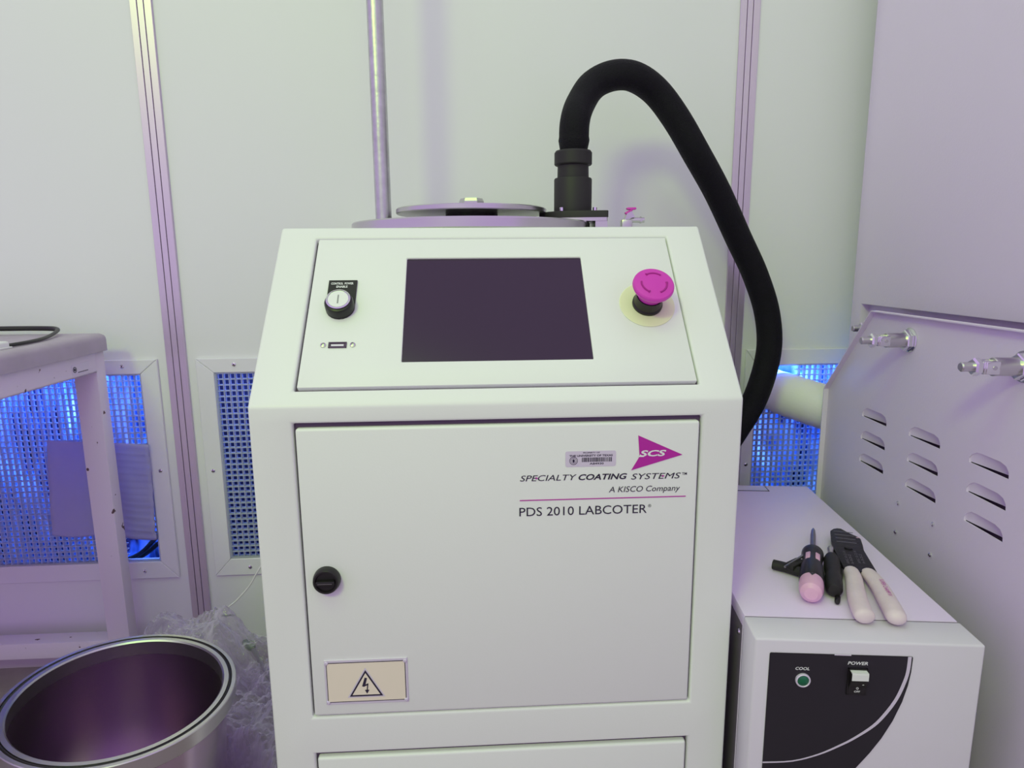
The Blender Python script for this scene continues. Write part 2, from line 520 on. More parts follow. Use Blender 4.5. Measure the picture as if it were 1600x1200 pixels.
# foam sheet taped over the left grille
bm = B()
nx, nz = 24, 44
g = []
for i in range(nx + 1):
    row = []
    for k in range(nz + 1):
        u, v = i / nx, k / nz
        xl = -1.011 + (0.016) * v; xr = -0.790 + 0.006 * v
        zb = 0.3155 + (0.299 - 0.3155) * u - (0.004 * math.sin(9 * u)); zt = 0.529 + (0.515 - 0.529) * u
        x = xl + (xr - xl) * u; z = zb + (zt - zb) * v
        rib = 0.0022 * abs(math.sin(v * 15 * math.pi)) * (1 if u > 0.42 else 0.25)
        y = -0.011 - rib - 0.006 * max(0, u - 0.9) * 10 * (0.6 + 0.4 * math.sin(7 * v)) - 0.003 * noise.noise(Vector((u * 5, v * 5, 2)))
        x += 0.0022 * noise.noise(Vector((v * 14, u * 3, 5)))
        row.append(bm.verts.new((x, y, z)))
    g.append(row)
for i in range(nx):
    for k in range(nz):
        bm.faces.new((g[i][k], g[i + 1][k], g[i + 1][k + 1], g[i][k + 1]))
o = obj('foam_sheet', bm, 'paper', None, WALL_LOC, (0, 0, WALL_RZ), smooth=180)
o.modifiers.new('thickness', 'SOLIDIFY').thickness = 0.002
tag(o, 'lavender ribbed foam sheet hanging over the grille behind the table leg', 'foam sheet')

# =================================================================== COATING MACHINE
mach = thing('coating_machine', 'tall white coating machine with sloped control console and locked front door', 'machine', (-0.0144, 0.7872, 0), R(3.085))
HW, ZK, YT, ZT, YB = 0.305, 0.723, 0.1984, 0.9432, 0.600
SL = math.hypot(YT, ZT - ZK); SA = math.atan2(ZT - ZK, YT)
bm = B()
xs = [-HW, -0.2535, 0.2535, HW]
front = [(0, 0.03), (0, 0.055), (0, 0.2475), (0, 0.3015), (0, 0.7015), (0, ZK)]
def sp(s, n=0.0):
    return (s * math.cos(SA) - n * math.sin(SA), ZK + s * math.sin(SA) + n * math.cos(SA))
slope = [sp(0.0225), sp(0.2765), (YT, ZT)]
prof = front + slope
rows = [[bm.verts.new((x, y, z)) for x in xs] for (y, z) in prof]
holes = {1, 3, 6}
for i in range(len(prof) - 1):
    for j in range(3):
        if j == 1 and i in holes:
            continue
        bm.faces.new((rows[i][j], rows[i][j + 1], rows[i + 1][j + 1], rows[i + 1][j]))
    if i in holes:
        a, b, c, d = rows[i][1], rows[i][2], rows[i + 1][2], rows[i + 1][1]
        off = Vector((0, 0.022, 0)) if i < 5 else Vector((0, math.sin(SA), -math.cos(SA))) * 0.020
        q = [bm.verts.new(v.co + off) for v in (a, b, c, d)]
        for m_ in range(4):
            v1, v2 = (a, b, c, d)[m_], (a, b, c, d)[(m_ + 1) % 4]
            bm.faces.new((v1, v2, q[(m_ + 1) % 4], q[m_]))
        bm.faces.new(q)
bk_t = [bm.verts.new((x, YB, ZT)) for x in xs]
bk_b = [bm.verts.new((x, YB, 0.03)) for x in xs]
for j in range(3):
    bm.faces.new((rows[-1][j], rows[-1][j + 1], bk_t[j + 1], bk_t[j]))
    bm.faces.new((bk_t[j], bk_t[j + 1], bk_b[j + 1], bk_b[j]))
    bm.faces.new((bk_b[j], bk_b[j + 1], rows[0][j + 1], rows[0][j]))
for j in (0, 3):
    bm.faces.new([r[j] for r in rows] + [bk_t[j], bk_b[j]])
bmesh.ops.recalc_face_normals(bm, faces=bm.faces[:])
es = [e for e in bm.edges if len(e.link_faces) == 2 and e.calc_face_angle(0) > R(25)]
bmesh.ops.bevel(bm, geom=es, offset=0.0035, segments=3, affect='EDGES', profile=0.5)
obj('body', bm, 'cab', mach, smooth=40)
for sx in (-0.26, 0.26):
    for sy in (0.06, 0.54):
        bm = B(); lathe(bm, [(0, 0), (0.022, 0), (0.024, 0.006), (0.012, 0.012), (0.012, 0.032), (0, 0.032)], 20); obj('foot', bm, 'black', mach, (sx, sy, 0))

F90 = (R(90), 0, 0)
# doors: local x right, y up, z out of the front
bm = B(); box(bm, -0.2505, 0.2505, 0.3042, 0.6950, -0.018, 0.0005, 0.0035, 3)
door = obj('door', bm, 'cab', mach, (0, 0, 0), F90, 40)
bm = B(); box(bm, -0.2505, 0.2505, 0.0580, 0.2412, -0.018, 0.0005, 0.0035, 3)
obj('lower_door', bm, 'cab', mach, (0, 0, 0), F90, 40)

# dark sheets behind the doors, added to put shade into the gaps
for za, zb in ((0.0560, 0.2465), (0.3025, 0.7005)):
    bm = B(); box(bm, -0.2525, 0.2525, za, zb, -0.0215, -0.0085); obj('door_gap_shade', bm, 'gap', mach, (0, 0, 0), F90, 0)

# door print
DZ = 0.0010
bm = B(); prism(bm, [(0.1722, 0.6779), (0.1746, 0.6503), (0.1644, 0.6326), (0.2294, 0.6516)], 0.0006, DZ); lg = obj('logo_arrow', bm, 'magenta', door, smooth=0)
lettering('SCS', 0.1742, 0.2085, 0.6503, 0.6585, 'white', door, DZ + 0.0003, 0.25, 0.03)
bm = B(); box(bm, 0.1725, 0.1800, 0.6499, 0.6512, DZ + 0.0002, DZ + 0.0004); obj('logo_tail', bm, 'white', door, smooth=0)
lettering('SPECIALTY', 0.0235, 0.0950, 0.6215, 0.6291, 'ink', door, DZ, 0.25, 0.0)
lettering('COATING', 0.0975, 0.1593, 0.6212, 0.6290, 'ink', door, DZ, 0.25, 0.022)
lettering('SYSTEMS', 0.1645, 0.2282, 0.6204, 0.6281, 'ink', door, DZ, 0.25, 0.0)
lettering('TM', 0.2298, 0.2361, 0.6248, 0.6282, 'ink', door, DZ, 0, 0.01)
lettering('A KISCO Company', 0.1363, 0.2280, 0.6017, 0.6116, 'ink', door, DZ, 0.22, 0.0)
for tx in (0.0432, 0.2043):
    bm = B(); prism(bm, [(tx, 0.6268 if tx < 0.1 else 0.6257), (tx, 0.6238 if tx < 0.1 else 0.6227), (tx + 0.003, 0.6253 if tx < 0.1 else 0.6242)], DZ, DZ + 0.0003); obj('logo_tick', bm, 'magenta', door, smooth=0)
bm = B(); box(bm, 0.0230, 0.2358, 0.5957, 0.5969, 0.0006, DZ); obj('printed_line', bm, 'magenta', door, smooth=0)
lettering('PDS 2010 LABCOTER', 0.0224, 0.1858, 0.5752, 0.5868, 'ink', door, DZ, 0, 0.0)
lettering('\u00ae', 0.1874, 0.1914, 0.5828, 0.5870, 'ink', door, DZ, 0, 0.0)

# asset sticker
bm = B()
def rrect(x0, x1, y0, y1, r, n=4):
    out = []
    for cx, cy, a in ((x1 - r, y1 - r, 0), (x0 + r, y1 - r, 90), (x0 + r, y0 + r, 180), (x1 - r, y0 + r, 270)):
        for k in range(n + 1):
            t = R(a + 90 * k / n)
            out.append((cx + r * math.cos(t), cy + r * math.sin(t)))
    return out
prism(bm, rrect(0.0805, 0.1445, 0.6392, 0.6592, 0.0025), 0.0006, 0.0010)
stk = obj('asset_sticker', bm, 'plate', mach, (0, 0, 0), F90, 0)
stk['label'] = 'silver property sticker with barcode'
lettering('PROPERTY OF', 0.1029, 0.1240, 0.6561, 0.6579, 'ink', stk, 0.0012, 0, 0.02)
lettering('THE UNIVERSITY OF TEXAS', 0.0855, 0.1403, 0.6519, 0.6545, 'ink', stk, 0.0012, 0, 0.03)
bm = B()
x = 0.1014
rb = random.Random(3)
while x < 0.139:
    w = rb.choice((0.0005, 0.0008, 0.0012)); box(bm, x, x + w, 0.6450, 0.6507, 0.0011, 0.0012); x += w + rb.choice((0.0005, 0.0008))
obj('barcode', bm, 'ink', stk, smooth=0)['kind'] = 'stuff'
lettering('A84930', 0.1112, 0.1290, 0.6414, 0.6440, 'ink', stk, 0.0012, 0, 0.02)
bm = B(); lathe(bm, [(0.0046, 0), (0.0052, 0), (0.0052, 0.0002), (0.0046, 0.0002), (0.0046, 0)], 24); lathe(bm, [(0.0030, 0), (0.0034, 0), (0.0034, 0.0002), (0.0030, 0.0002), (0.0030, 0)], 20)
prism(bm, [(0, 0.0022), (0.0015, 0.0008), (0.0012, -0.0016), (0, -0.0024), (-0.0012, -0.0016), (-0.0015, 0.0008)], 0, 0.0002)
obj('seal', bm, 'ink', stk, (0.0909, 0.6468, 0.0011))

# warning plate
bm = B(); box(bm, -0.2335, -0.1260, 0.3215, 0.3855, 0.0004, 0.0020, 0.0004, 1)
wp = obj('warning_plate', bm, 'plate', mach, (0, 0, 0), F90, 0)
wp['label'] = 'cream electrical hazard plate with lightning triangle'
bm = B(); box(bm, -0.2300, -0.1293, 0.3257, 0.3812, 0.0021, 0.0024); obj('cream_field', bm, 'cream', wp, smooth=0)
bm = B()
a0, a1, b0, b1, w = -0.2308, -0.1286, 0.3250, 0.3820, 0.0008
for q in ((a0, a1, b1 - w, b1), (a0, a1, b0, b0 + w), (a0, a0 + w, b0, b1), (a1 - w, a1, b0, b1)):
    box(bm, *q, 0.0022, 0.0026)
obj('border_line', bm, 'ink', wp, smooth=0)
def tri_ring(bm, c, ro, ri, z):
    po = [(c[0] + ro * math.cos(R(a)), c[1] + ro * math.sin(R(a))) for a in (90, 210, 330)]
    pi = [(c[0] + ri * math.cos(R(a)), c[1] + ri * math.sin(R(a))) for a in (90, 210, 330)]
    for k in range(3):
        j = (k + 1) % 3
        prism(bm, [po[k], po[j], pi[j], pi[k]], z, z + 0.0003)
TC = (-0.1806, 0.3453)
bm = B(); prism(bm, [(TC[0] + 0.0285 * math.cos(R(a)), TC[1] + 0.0285 * math.sin(R(a))) for a in (90, 210, 330)], 0.0025, 0.0026); obj('triangle_edge', bm, 'plate', wp, smooth=0)
bm = B(); tri_ring(bm, TC, 0.0250, 0.0210, 0.0027); obj('triangle', bm, 'ink', wp, smooth=0)
bm = B(); prism(bm, [(TC[0] + 0.0210 * math.cos(R(a)), TC[1] + 0.0210 * math.sin(R(a))) for a in (90, 210, 330)], 0.0026, 0.0028); obj('triangle_field', bm, 'cream', wp, smooth=0)
bx, by = TC[0], 0.3369
bm = B()
prism(bm, [(bx - 0.0012, by + 0.0228), (bx - 0.0052, by + 0.0100), (bx - 0.0006, by + 0.0122), (bx + 0.0018, by + 0.0220)], 0.0029, 0.0031)
prism(bm, [(bx - 0.0045, by + 0.0105), (bx + 0.0030, by + 0.0145), (bx + 0.0032, by + 0.0125), (bx - 0.0030, by + 0.0095)], 0.0029, 0.0031)
prism(bm, [(bx + 0.0018, by + 0.0138), (bx + 0.0032, by + 0.0138), (bx + 0.0020, by + 0.0040), (bx + 0.0006, by + 0.0040)], 0.0029, 0.0031)
prism(bm, [(bx - 0.0016, by + 0.0050), (bx + 0.0042, by + 0.0050), (bx + 0.0010, by - 0.0005)], 0.0029, 0.0031)
obj('lightning_bolt', bm, 'ink', wp, smooth=0)
for rx in (-0.2305, -0.1288):
    for rz_ in (0.3252, 0.3818):
        bm = B(); lathe(bm, [(0, 0.0022), (0.0026, 0.0022), (0.0024, 0.0034), (0.0012, 0.0040), (0.0011, 0.0030), (0, 0.0030)], 16); rv = obj('rivet', bm, 'plate', wp, (rx, rz_, 0))

# door lock knob
bm = B(); lathe(bm, [(0, 0), (0.0172, 0), (0.0172, 0.004), (0.0160, 0.010), (0.0150, 0.0112), (0.0130, 0.0112), (0.0118, 0.0085), (0, 0.0085)], 40)
kn = obj('door_knob', bm, 'black', mach, (-0.2224, -0.0005, 0.4989), F90)
kn['label'] = 'round black quarter-turn door lock'
bm = B(); box(bm, -0.0115, 0.0115, -0.0028, 0.0028, 0.0085, 0.0150, 0.0012); obj('grip', bm, 'black', kn)
bm = B(); box(bm, -0.0090, 0.0090, -0.0004, 0.0004, 0.0150, 0.0154); obj('slot_line', bm, 'toolsteel', kn)

# sloped control panel
cp0 = sp(0.0, -0.0005)
SLOPE = (SA, 0, 0)
SC = (-0.1235, 0.1225, 0.0630, 0.2385)
bm = B()
x0, x1, s0, s1 = -0.2500, 0.2512, 0.0268, 0.2748
gx = [x0, SC[0], SC[1], x1]; gy = [s0, SC[2], SC[3], s1]
top = [[bm.verts.new((a, b, 0)) for a in gx] for b in gy]
bot = [[bm.verts.new((a, b, -0.016)) for a in gx] for b in gy]
for i in range(3):
    for j in range(3):
        if i == 1 and j == 1:
            continue
        bm.faces.new((top[i][j], top[i][j + 1], top[i + 1][j + 1], top[i + 1][j]))
        bm.faces.new((bot[i][j], bot[i + 1][j], bot[i + 1][j + 1], bot[i][j + 1]))
ring = [(0, 0), (0, 1), (0, 2), (0, 3), (1, 3), (2, 3), (3, 3), (3, 2), (3, 1), (3, 0), (2, 0), (1, 0)]
for k in range(12):
    a, b = ring[k], ring[(k + 1) % 12]
    bm.faces.new((top[a[0]][a[1]], top[b[0]][b[1]], bot[b[0]][b[1]], bot[a[0]][a[1]]))
ring = [(1, 1), (1, 2), (2, 2), (2, 1)]
for k in range(4):
    a, b = ring[k], ring[(k + 1) % 4]
    bm.faces.new((top[b[0]][b[1]], top[a[0]][a[1]], bot[a[0]][a[1]], bot[b[0]][b[1]]))
bmesh.ops.recalc_face_normals(bm, faces=bm.faces[:])
es = [e for e in bm.edges if e.calc_face_angle(0) > R(25)]
bmesh.ops.bevel(bm, geom=es, offset=0.0018, segments=2, affect='EDGES', profile=0.5)
panel = obj('control_panel', bm, 'cab', mach, (0, cp0[0], cp0[1]), SLOPE, 40)
bm = B(); box(bm, SC[0] - 0.004, SC[1] + 0.004, SC[2] - 0.004, SC[3] + 0.004, -0.0075, -0.0030)
obj('touch_screen', bm, 'screen', panel, smooth=0)['label'] = 'dark switched-off touch screen'
bm = B(); box(bm, -0.2525, 0.2525, 0.0235, 0.2755, -0.0190, -0.0080); obj('panel_gap_shade', bm, 'gap', mach, (0, cp0[0], cp0[1]), SLOPE, 0)  # dark sheet under the panel, added to shade the gap around it

# key switch
SW = (0, cp0[0], cp0[1])
bm = B()
kp = [(-0.2270, 0.1965), (-0.2270, 0.1500)] + [(-0.2080 + 0.0190 * math.cos(R(a)), 0.1500 + 0.0190 * math.sin(R(a))) for a in range(190, 351, 16)] + [(-0.1890, 0.1500), (-0.1890, 0.1965)]
prism(bm, kp, 0.0004, 0.0030, 0.0006, None, 1)
key = obj('key_switch', bm, 'blackm', mach, SW, SLOPE)
key['label'] = 'black key switch with silver lock face'
bm = B(); lathe(bm, [(0.0, 0.003), (0.0192, 0.003), (0.0188, 0.0125), (0.0176, 0.0150), (0.0166, 0.0156), (0.0, 0.0156)], 44); obj('bezel', bm, 'black', key, (-0.2080, 0.1505, 0))
bm = B(); lathe(bm, [(0.0, 0.0156), (0.0160, 0.0156), (0.0160, 0.0178), (0.0148, 0.0186), (0.0140, 0.0172), (0.0, 0.0172)], 44); obj('lock_face', bm, 'chrome', key, (-0.2080, 0.1515, 0))
bm = B(); cyl(bm, 0.0132, 0.0172, 0.0180, 40); obj('lock_disc', bm, 'cab', key, (-0.2080, 0.1515, 0))
bm = B(); box(bm, -0.0008, 0.0008, -0.0085, 0.0055, 0.0180, 0.0184); obj('key_slot', bm, 'toolsteel', key, (-0.2080, 0.1525, 0))
lettering('CONTROL  POWER', -0.2235, -0.1935, 0.1880, 0.1918, 'white', key, 0.0034, 0, 0.03)
lettering('ENABLE', -0.2160, -0.2010, 0.1825, 0.1862, 'white', key, 0.0034, 0, 0.03)

# usb port
bm = B()
a, b, c, d = -0.2175, -0.1945, 0.0853, 0.0940
for q in ((a, b, d - 0.0012, d), (a, b, c, c + 0.0012), (a, a + 0.0016, c, d), (b - 0.0016, b, c, d)):
    box(bm, *q, 0.0002, 0.0016)
usb = obj('usb_port', bm, 'gap', mach, SW, SLOPE, 0)
bm = B(); box(bm, a + 0.002, b - 0.002, c + 0.0012, d - 0.0012, 0.0002, 0.0006); obj('cavity', bm, 'gap', usb, smooth=0)
bm = B(); box(bm, a + 0.0035, b - 0.0035, c + 0.0024, d - 0.0036, 0.0006, 0.0014); obj('tongue', bm, 'plate', usb, smooth=0)
for sx in (-0.2243, -0.1868):
    bm = B(); lathe(bm, [(0, 0.0003), (0.0037, 0.0003), (0.0034, 0.0016), (0.0020, 0.0022), (0.0016, 0.0010), (0, 0.0010)], 18); obj('usb_screw', bm, 'steel', mach, SW, SLOPE).location = (sx, cp0[0] + 0.0899 * math.cos(SA), cp0[1] + 0.0899 * math.sin(SA))

# emergency stop
ec = (0.2050, cp0[0] + 0.1500 * math.cos(SA), cp0[1] + 0.1500 * math.sin(SA))
bm = B(); lathe(bm, [(0.014, 0.0003), (0.0375, 0.0003), (0.0378, 0.0008), (0.0370, 0.0014), (0.014, 0.0014), (0.014, 0.0003)], 56)
es_ = obj('emergency_stop', bm, 'yellow', mach, ec, SLOPE)
es_['label'] = 'magenta mushroom emergency stop button on a yellow ring'
bm = B(); lathe(bm, [(0, 0.0014), (0.0205, 0.0014), (0.0205, 0.0045), (0.0190, 0.0065), (0.0182, 0.0200), (0, 0.0200)], 44); obj('collar', bm, 'black', es_)
bm = B(); lathe(bm, [(0, 0.0200), (0.0165, 0.0200), (0.0172, 0.0300), (0.0195, 0.0335), (0.0262, 0.0365), (0.0275, 0.0395), (0.0270, 0.0425), (0.0255, 0.0440), (0.0140, 0.0458), (0, 0.0462)], 56); obj('mushroom_head', bm, 'estop', es_)
for a0 in (50, 170, 290):
    bm = B()
    tube(bm, [(0.0165 * math.cos(R(a0 + 8 * k)), 0.0165 * math.sin(R(a0 + 8 * k)), 0.0453) for k in range(10)], [0.0014] * 9 + [0.0022], 6)
    obj('arrow_mark', bm, 'estopd', es_)

# =================================================================== ON TOP OF THE MACHINE
def lid_at():
    return (-0.0690, 1.196, ZT)
lid = thing('chamber_lid', 'round steel chamber lid with raised disc and hex nut on top of the machine', 'lid', lid_at(), 0)
bm = B(); lathe(bm, [(0, 0), (0.206, 0), (0.208, 0.002), (0.208, 0.0150), (0.206, 0.0172), (0, 0.0172)], 96); obj('base_flange', bm, 'steel', lid)
bm = B(); lathe(bm, [(0, 0.0172), (0.046, 0.0172), (0.046, 0.0340), (0, 0.0340)], 48); obj('spacer', bm, 'blackm', lid)
bm = B(); lathe(bm, [(0, 0.0335), (0.1305, 0.0335), (0.1320, 0.035), (0.1320, 0.0410), (0.1305, 0.0425), (0, 0.0425)], 96); obj('lid_disc', bm, 'steel', lid)
bm = B()
lathe(bm, [(0, 0.0425), (0.0215, 0.0425), (0.0218, 0.0560), (0.0195, 0.0610), (0, 0.0610)], 6)
obj('hex_nut', bm, 'steel', lid, smooth=20)
bm = B(); lathe(bm, [(0, 0), (0.0022, 0), (0.0022, 0.006), (0, 0.007)], 12); obj('pin', bm, 'black', lid, (0.031, -0.01, 0.0425))

bm = B(); cyl(bm, 0.0140, 0, 1.30, 36)
o = obj('lift_post', bm, 'galv', None, (-0.2250, 1.196, ZT + 0.0172))
tag(o, 'galvanised steel post standing on the edge of the chamber lid', 'post')

hs = thing('vacuum_hose', 'thick black braided hose arching from its port down behind the machine', 'hose', (0.1080, 1.176, ZT), 0)
HX, HY, HZ = 0.1080, 1.176, ZT
bm = B()
fp = [(-0.058, 0.004), (-0.045, -0.020), (-0.020, -0.040), (0.020, -0.045), (0.054, -0.045), (0.056, -0.043), (0.056, 0.043), (0.054, 0.045), (0.0, 0.045), (-0.035, 0.030)]
prism(bm, fp, 0.0235, 0.0345, 0.001)
obj('port_flange', bm, 'blackm', hs)
bm = B(); prism(bm, [(x * 0.985, y * 0.985) for x, y in fp], 0.0175, 0.0232); box(bm, 0.0345, 0.0548, -0.0425, 0.0425, 0.0, 0.0174); obj('port_base', bm, 'steel', hs)
bm = B(); lathe(bm, [(0, 0.0345), (0.0325, 0.0345), (0.0325, 0.0890), (0.0315, 0.0910), (0.0270, 0.0920), (0.0265, 0.1120), (0.0310, 0.1130), (0.0322, 0.1145), (0.0322, 0.1330), (0.0300, 0.1362), (0.0180, 0.1362), (0, 0.1362)], 56); obj('port_collar', bm, 'blackm', hs)
for bx_, by_ in ((-0.022, -0.036), (0.034, -0.036), (0.050, 0.030), (0.036, 0.0)):
    if (bx_, by_) == (0.036, 0.0):
        bx_, by_ = 0.040, 0.036
    bm = B(); lathe(bm, [(0, 0.0345), (0.0036, 0.0345), (0.0036, 0.0395), (0.0030, 0.0402), (0, 0.0402)], 6); obj('bolt', bm, 'chrome', hs, (bx_, by_, 0), smooth=20)
hp = [(0.1094, 1.1759, 1.072), (0.1090, 1.176, 1.092), (0.1105, 1.176, 1.128), (0.1205, 1.1765, 1.158), (0.1420, 1.184, 1.188), (0.1774, 1.1936, 1.2050), (0.2147, 1.2036, 1.2050), (0.2567, 1.2238, 1.1858), (0.3000, 1.2482, 1.1456), (0.3461, 1.2787, 1.0916), (0.3990, 1.3115, 1.0251), (0.4545, 1.3445, 0.9408), (0.5010, 1.3623, 0.8636), (0.5340, 1.3722, 0.7830), (0.5420, 1.3726, 0.7011), (0.5200, 1.3720, 0.6059), (0.4800, 1.3740, 0.5271), (0.43, 1.377, 0.44), (0.38, 1.377, 0.32)]
def push(p):
    # the arch leans back towards the wall
    x, y, z = p
    k = 1 + 0.035 * max(0, min(1, (z - 1.10) / 0.09)) * max(0, min(1, (1.34 - y) / 0.06))
    return (x * k, y * k, 0.89 + (z - 0.89) * k)
hp = hp[:3] + [push(p) for p in hp[3:]]
path = smooth_path([(x - HX, y - HY, z - HZ) for x, y, z in hp], 6)
rad = []
for i, q in enumerate(path):
    r_ = 0.0255
    if i < 8:
        r_ = 0.0205 + 0.006 * min(1, i / 7)
    rad.append(r_)
bm = B(); tube(bm, path, rad, 22); obj('braided_hose', bm, 'hose', hs, smooth=60)

vt = thing('toggle_valve', 'small steel toggle valve with a magenta lever beside the hose port', 'valve', (0.2040, 1.180, ZT), R(3))
bm = B(); box(bm, -0.011, 0.008, -0.008, 0.008, 0.0, 0.022, 0.002); prism(bm, [(-0.006, 0.021), (0.012, 0.026), (0.006, 0.036), (-0.002, 0.032)], -0.007, 0.007, 0.0, ROTX90 @ TX(0, 0, 0)); obj('valve_body', bm, 'steel', vt)
bm = B(); cyl(bm, 0.0045, 0.0, 0.024, 16, TX(0.006, 0, 0.021) @ Matrix.Rotation(R(90), 4, 'Y')); cyl(bm, 0.0058, 0.016, 0.019, 6, TX(0.006, 0, 0.021) @ Matrix.Rotation(R(90), 4, 'Y')); obj('outlet', bm, 'steel', vt)
bm = B(); box(bm, -0.006, 0.008, -0.0045, 0.0045, 0, 0.004, 0.0015, X=TX(0.002, 0, 0.033) @ Matrix.Rotation(R(-28), 4, 'Y')); box(bm, -0.002, 0.015, -0.005, 0.005, 0.0385, 0.0425, 0.0018); obj('lever', bm, 'estop', vt)
bm = B(); lathe(bm, [(0, 0), (0.013, 0), (0.013, 0.002), (0, 0.002)], 6); obj('valve_nut', bm, 'steel', vt)

# =================================================================== CHILLER
ch = thing('chiller', 'low grey-white chiller unit with black swoosh front panel right of the machine', 'chiller', (0.3002, 0.7444, 0), R(-4.134))
CW, CD, CH = 0.2737, 0.583, 0.43
bm = B(); box(bm, 0, CW, 0, 0.0532, 0.02, CH, 0.003, 3); obj('front_bezel', bm, 'chil', ch, smooth=40)
bm = B(); box(bm, 0.0012, CW - 0.0012, 0.0552, CD, CH - 0.020, CH - 0.0004, 0.002, 2); obj('top_cover', bm, 'chiltop', ch, smooth=40)
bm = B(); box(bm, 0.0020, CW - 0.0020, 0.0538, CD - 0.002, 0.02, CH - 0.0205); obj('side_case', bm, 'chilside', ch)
bm = B(); box(bm, 0.0025, CW - 0.0025, 0.0530, 0.0550, CH - 0.012, CH - 0.0016); obj('seam', bm, 'gap', ch)  # dark strip laid in the joint to stand for its shade
bm = B(); box(bm, -0.0006, 0.0006, 0.0532, 0.0546, 0.03, CH - 0.002); obj('edge_strip', bm, 'plate', ch)
bm = B(); lathe(bm, [(0, 0), (0.004, 0), (0.003, 0.002), (0, 0.0025)], 14, ROTYM90); obj('case_screw', bm, 'chrome', ch, (0.0018, 0.075, CH - 0.035))
for fx in (0.03, CW - 0.03):
    for fy in (0.04, CD - 0.04):
        bm = B(); lathe(bm, [(0, 0), (0.014, 0), (0.015, 0.021), (0, 0.021)], 16); obj('foot', bm, 'black', ch, (fx, fy, 0))
bm = B(); box(bm, 0.121, 0.183, 0.549, 0.574, CH - 0.0004, CH + 0.0004); nt_ = obj('rating_label', bm, 'plate', ch, smooth=0)
bm = B(); box(bm, 0.119, 0.185, 0.547, 0.5488, CH - 0.0004, CH + 0.0003); box(bm, 0.1832, 0.185, 0.547, 0.576, CH - 0.0004, CH + 0.0003); obj('label_edge', bm, 'ink', ch, smooth=0)
# front overlay: local x right, y up (0 at the top edge), z out
FP = (0, 0, CH)
outer = [(0.1887, -0.0174), (0.1896, -0.019), (0.1892, -0.0383), (0.1872, -0.0564), (0.1825, -0.079), (0.1736, -0.1063), (0.1624, -0.1312), (0.1495, -0.1535), (0.134, -0.1763), (0.112, -0.2030), (0.085, -0.2270), (0.055, -0.2450), (0.0185, -0.2590)]
bm = B(); prism(bm, outer + [(0.0183, -0.0195), (0.0195, -0.0180)], 0.0003, 0.0010, 0, None)
ov = obj('black_overlay', bm, 'overlay', ch, FP, F90, 0)
so = [(0.1878, -0.0174), (0.1872, -0.0383), (0.1835, -0.0565), (0.1770, -0.0764), (0.1663, -0.0966), (0.1526, -0.1151), (0.1307, -0.1334), (0.1128, -0.1452), (0.0876, -0.159), (0.0556, -0.1701), (0.0185, -0.1741)]
si = [(0.1836, -0.0176), (0.1830, -0.0385), (0.1795, -0.0553), (0.1730, -0.0752), (0.1625, -0.0948), (0.1494, -0.1130), (0.1284, -0.1314), (0.1108, -0.1434), (0.0864, -0.1573), (0.0554, -0.1684), (0.0185, -0.1722)]
so = [(q.x, q.y) for q in smooth_path([(a, b, 0) for a, b in so], 4)]; si = [(q.x, q.y) for q in smooth_path([(a, b, 0) for a, b in si], 4)]
bm = B()
for k in range(len(so) - 1):
    prism(bm, [so[k], so[k + 1], si[k + 1], si[k]], 0.0011, 0.0013)
bmesh.ops.remove_doubles(bm, verts=bm.verts[:], dist=0.00001)
obj('swoosh_line', bm, 'plate', ov, smooth=0)
lettering('COOL', 0.0505, 0.0677, -0.0403, -0.0362, 'white', ov, 0.0013, 0.2, 0.02)
lettering('POWER', 0.1128, 0.1370, -0.0307, -0.0262, 'white', ov, 0.0013, 0.2, 0.02)
bm = B(); box(bm, 0.0960, 0.1160, -0.0185, -0.0170, 0.0011, 0.0016); obj('tape_scrap', bm, 'plate', ov, smooth=0)
bm = B(); lathe(bm, [(0.0070, 0.001), (0.0092, 0.001), (0.0090, 0.0035), (0.0078, 0.0042), (0.0070, 0.0036), (0.0070, 0.001)], 32)
lp = obj('indicator_lamp', bm, 'plate', ch, (0.0603, 0, CH - 0.0538), F90)
lp['label'] = 'round green cooling lamp'
bm = B(); lathe(bm, [(0, 0.001), (0.0071, 0.001), (0.0070, 0.0030), (0.0045, 0.0046), (0, 0.0052)], 28); obj('lens', bm, 'green', lp)
bm = B()
for q in ((0.1138, 0.1152, -0.0710, -0.0352), (0.1358, 0.1372, -0.0710, -0.0352), (0.1138, 0.1372, -0.0366, -0.0352), (0.1138, 0.1372, -0.0710, -0.0696)):
    box(bm, *q, 0.001, 0.0030)
sw = obj('power_switch', bm, 'black', ch, FP, F90, 0)
sw['label'] = 'black rocker power switch with pale upper edge'
bm = B()
Xr = Matrix(((0, 0, 1, 0), (0, 1, 0, 0), (1, 0, 0, 0), (0, 0, 0, 1)))  # (z, y, x) -> prism along x
prism(bm, [(0.0012, -0.0368), (0.0095, -0.0385), (0.0088, -0.0490), (0.0035, -0.0600), (0.0030, -0.0694), (0.0012, -0.0694)], 0.1154, 0.1356, 0, Xr); obj('rocker', bm, 'black', sw, smooth=0)
bm = B(); box(bm, 0.1156, 0.1354, -0.0385, -0.0369, 0.0030, 0.0097); box(bm, 0.1156, 0.1354, -0.0470, -0.0384, 0.0094, 0.0100); obj('rocker_top', bm, 'cab', sw, smooth=0)
lettering('OFF', 0.1220, 0.1292, -0.0665, -0.0640, 'white', sw, 0.0042, 0, 0.02)
bm = B(); lathe(bm, [(0.0010, 0), (0.0015, 0), (0.0015, 0.0003), (0.0010, 0.0003), (0.0010, 0)], 16); obj('off_mark', bm, 'white', sw, (0.1256, -0.0608, 0.0042))
bm = B(); box(bm, 0.1290, 0.1310, -0.0530, -0.0526, 0.0085, 0.0090); obj('on_mark', bm, 'white', sw)

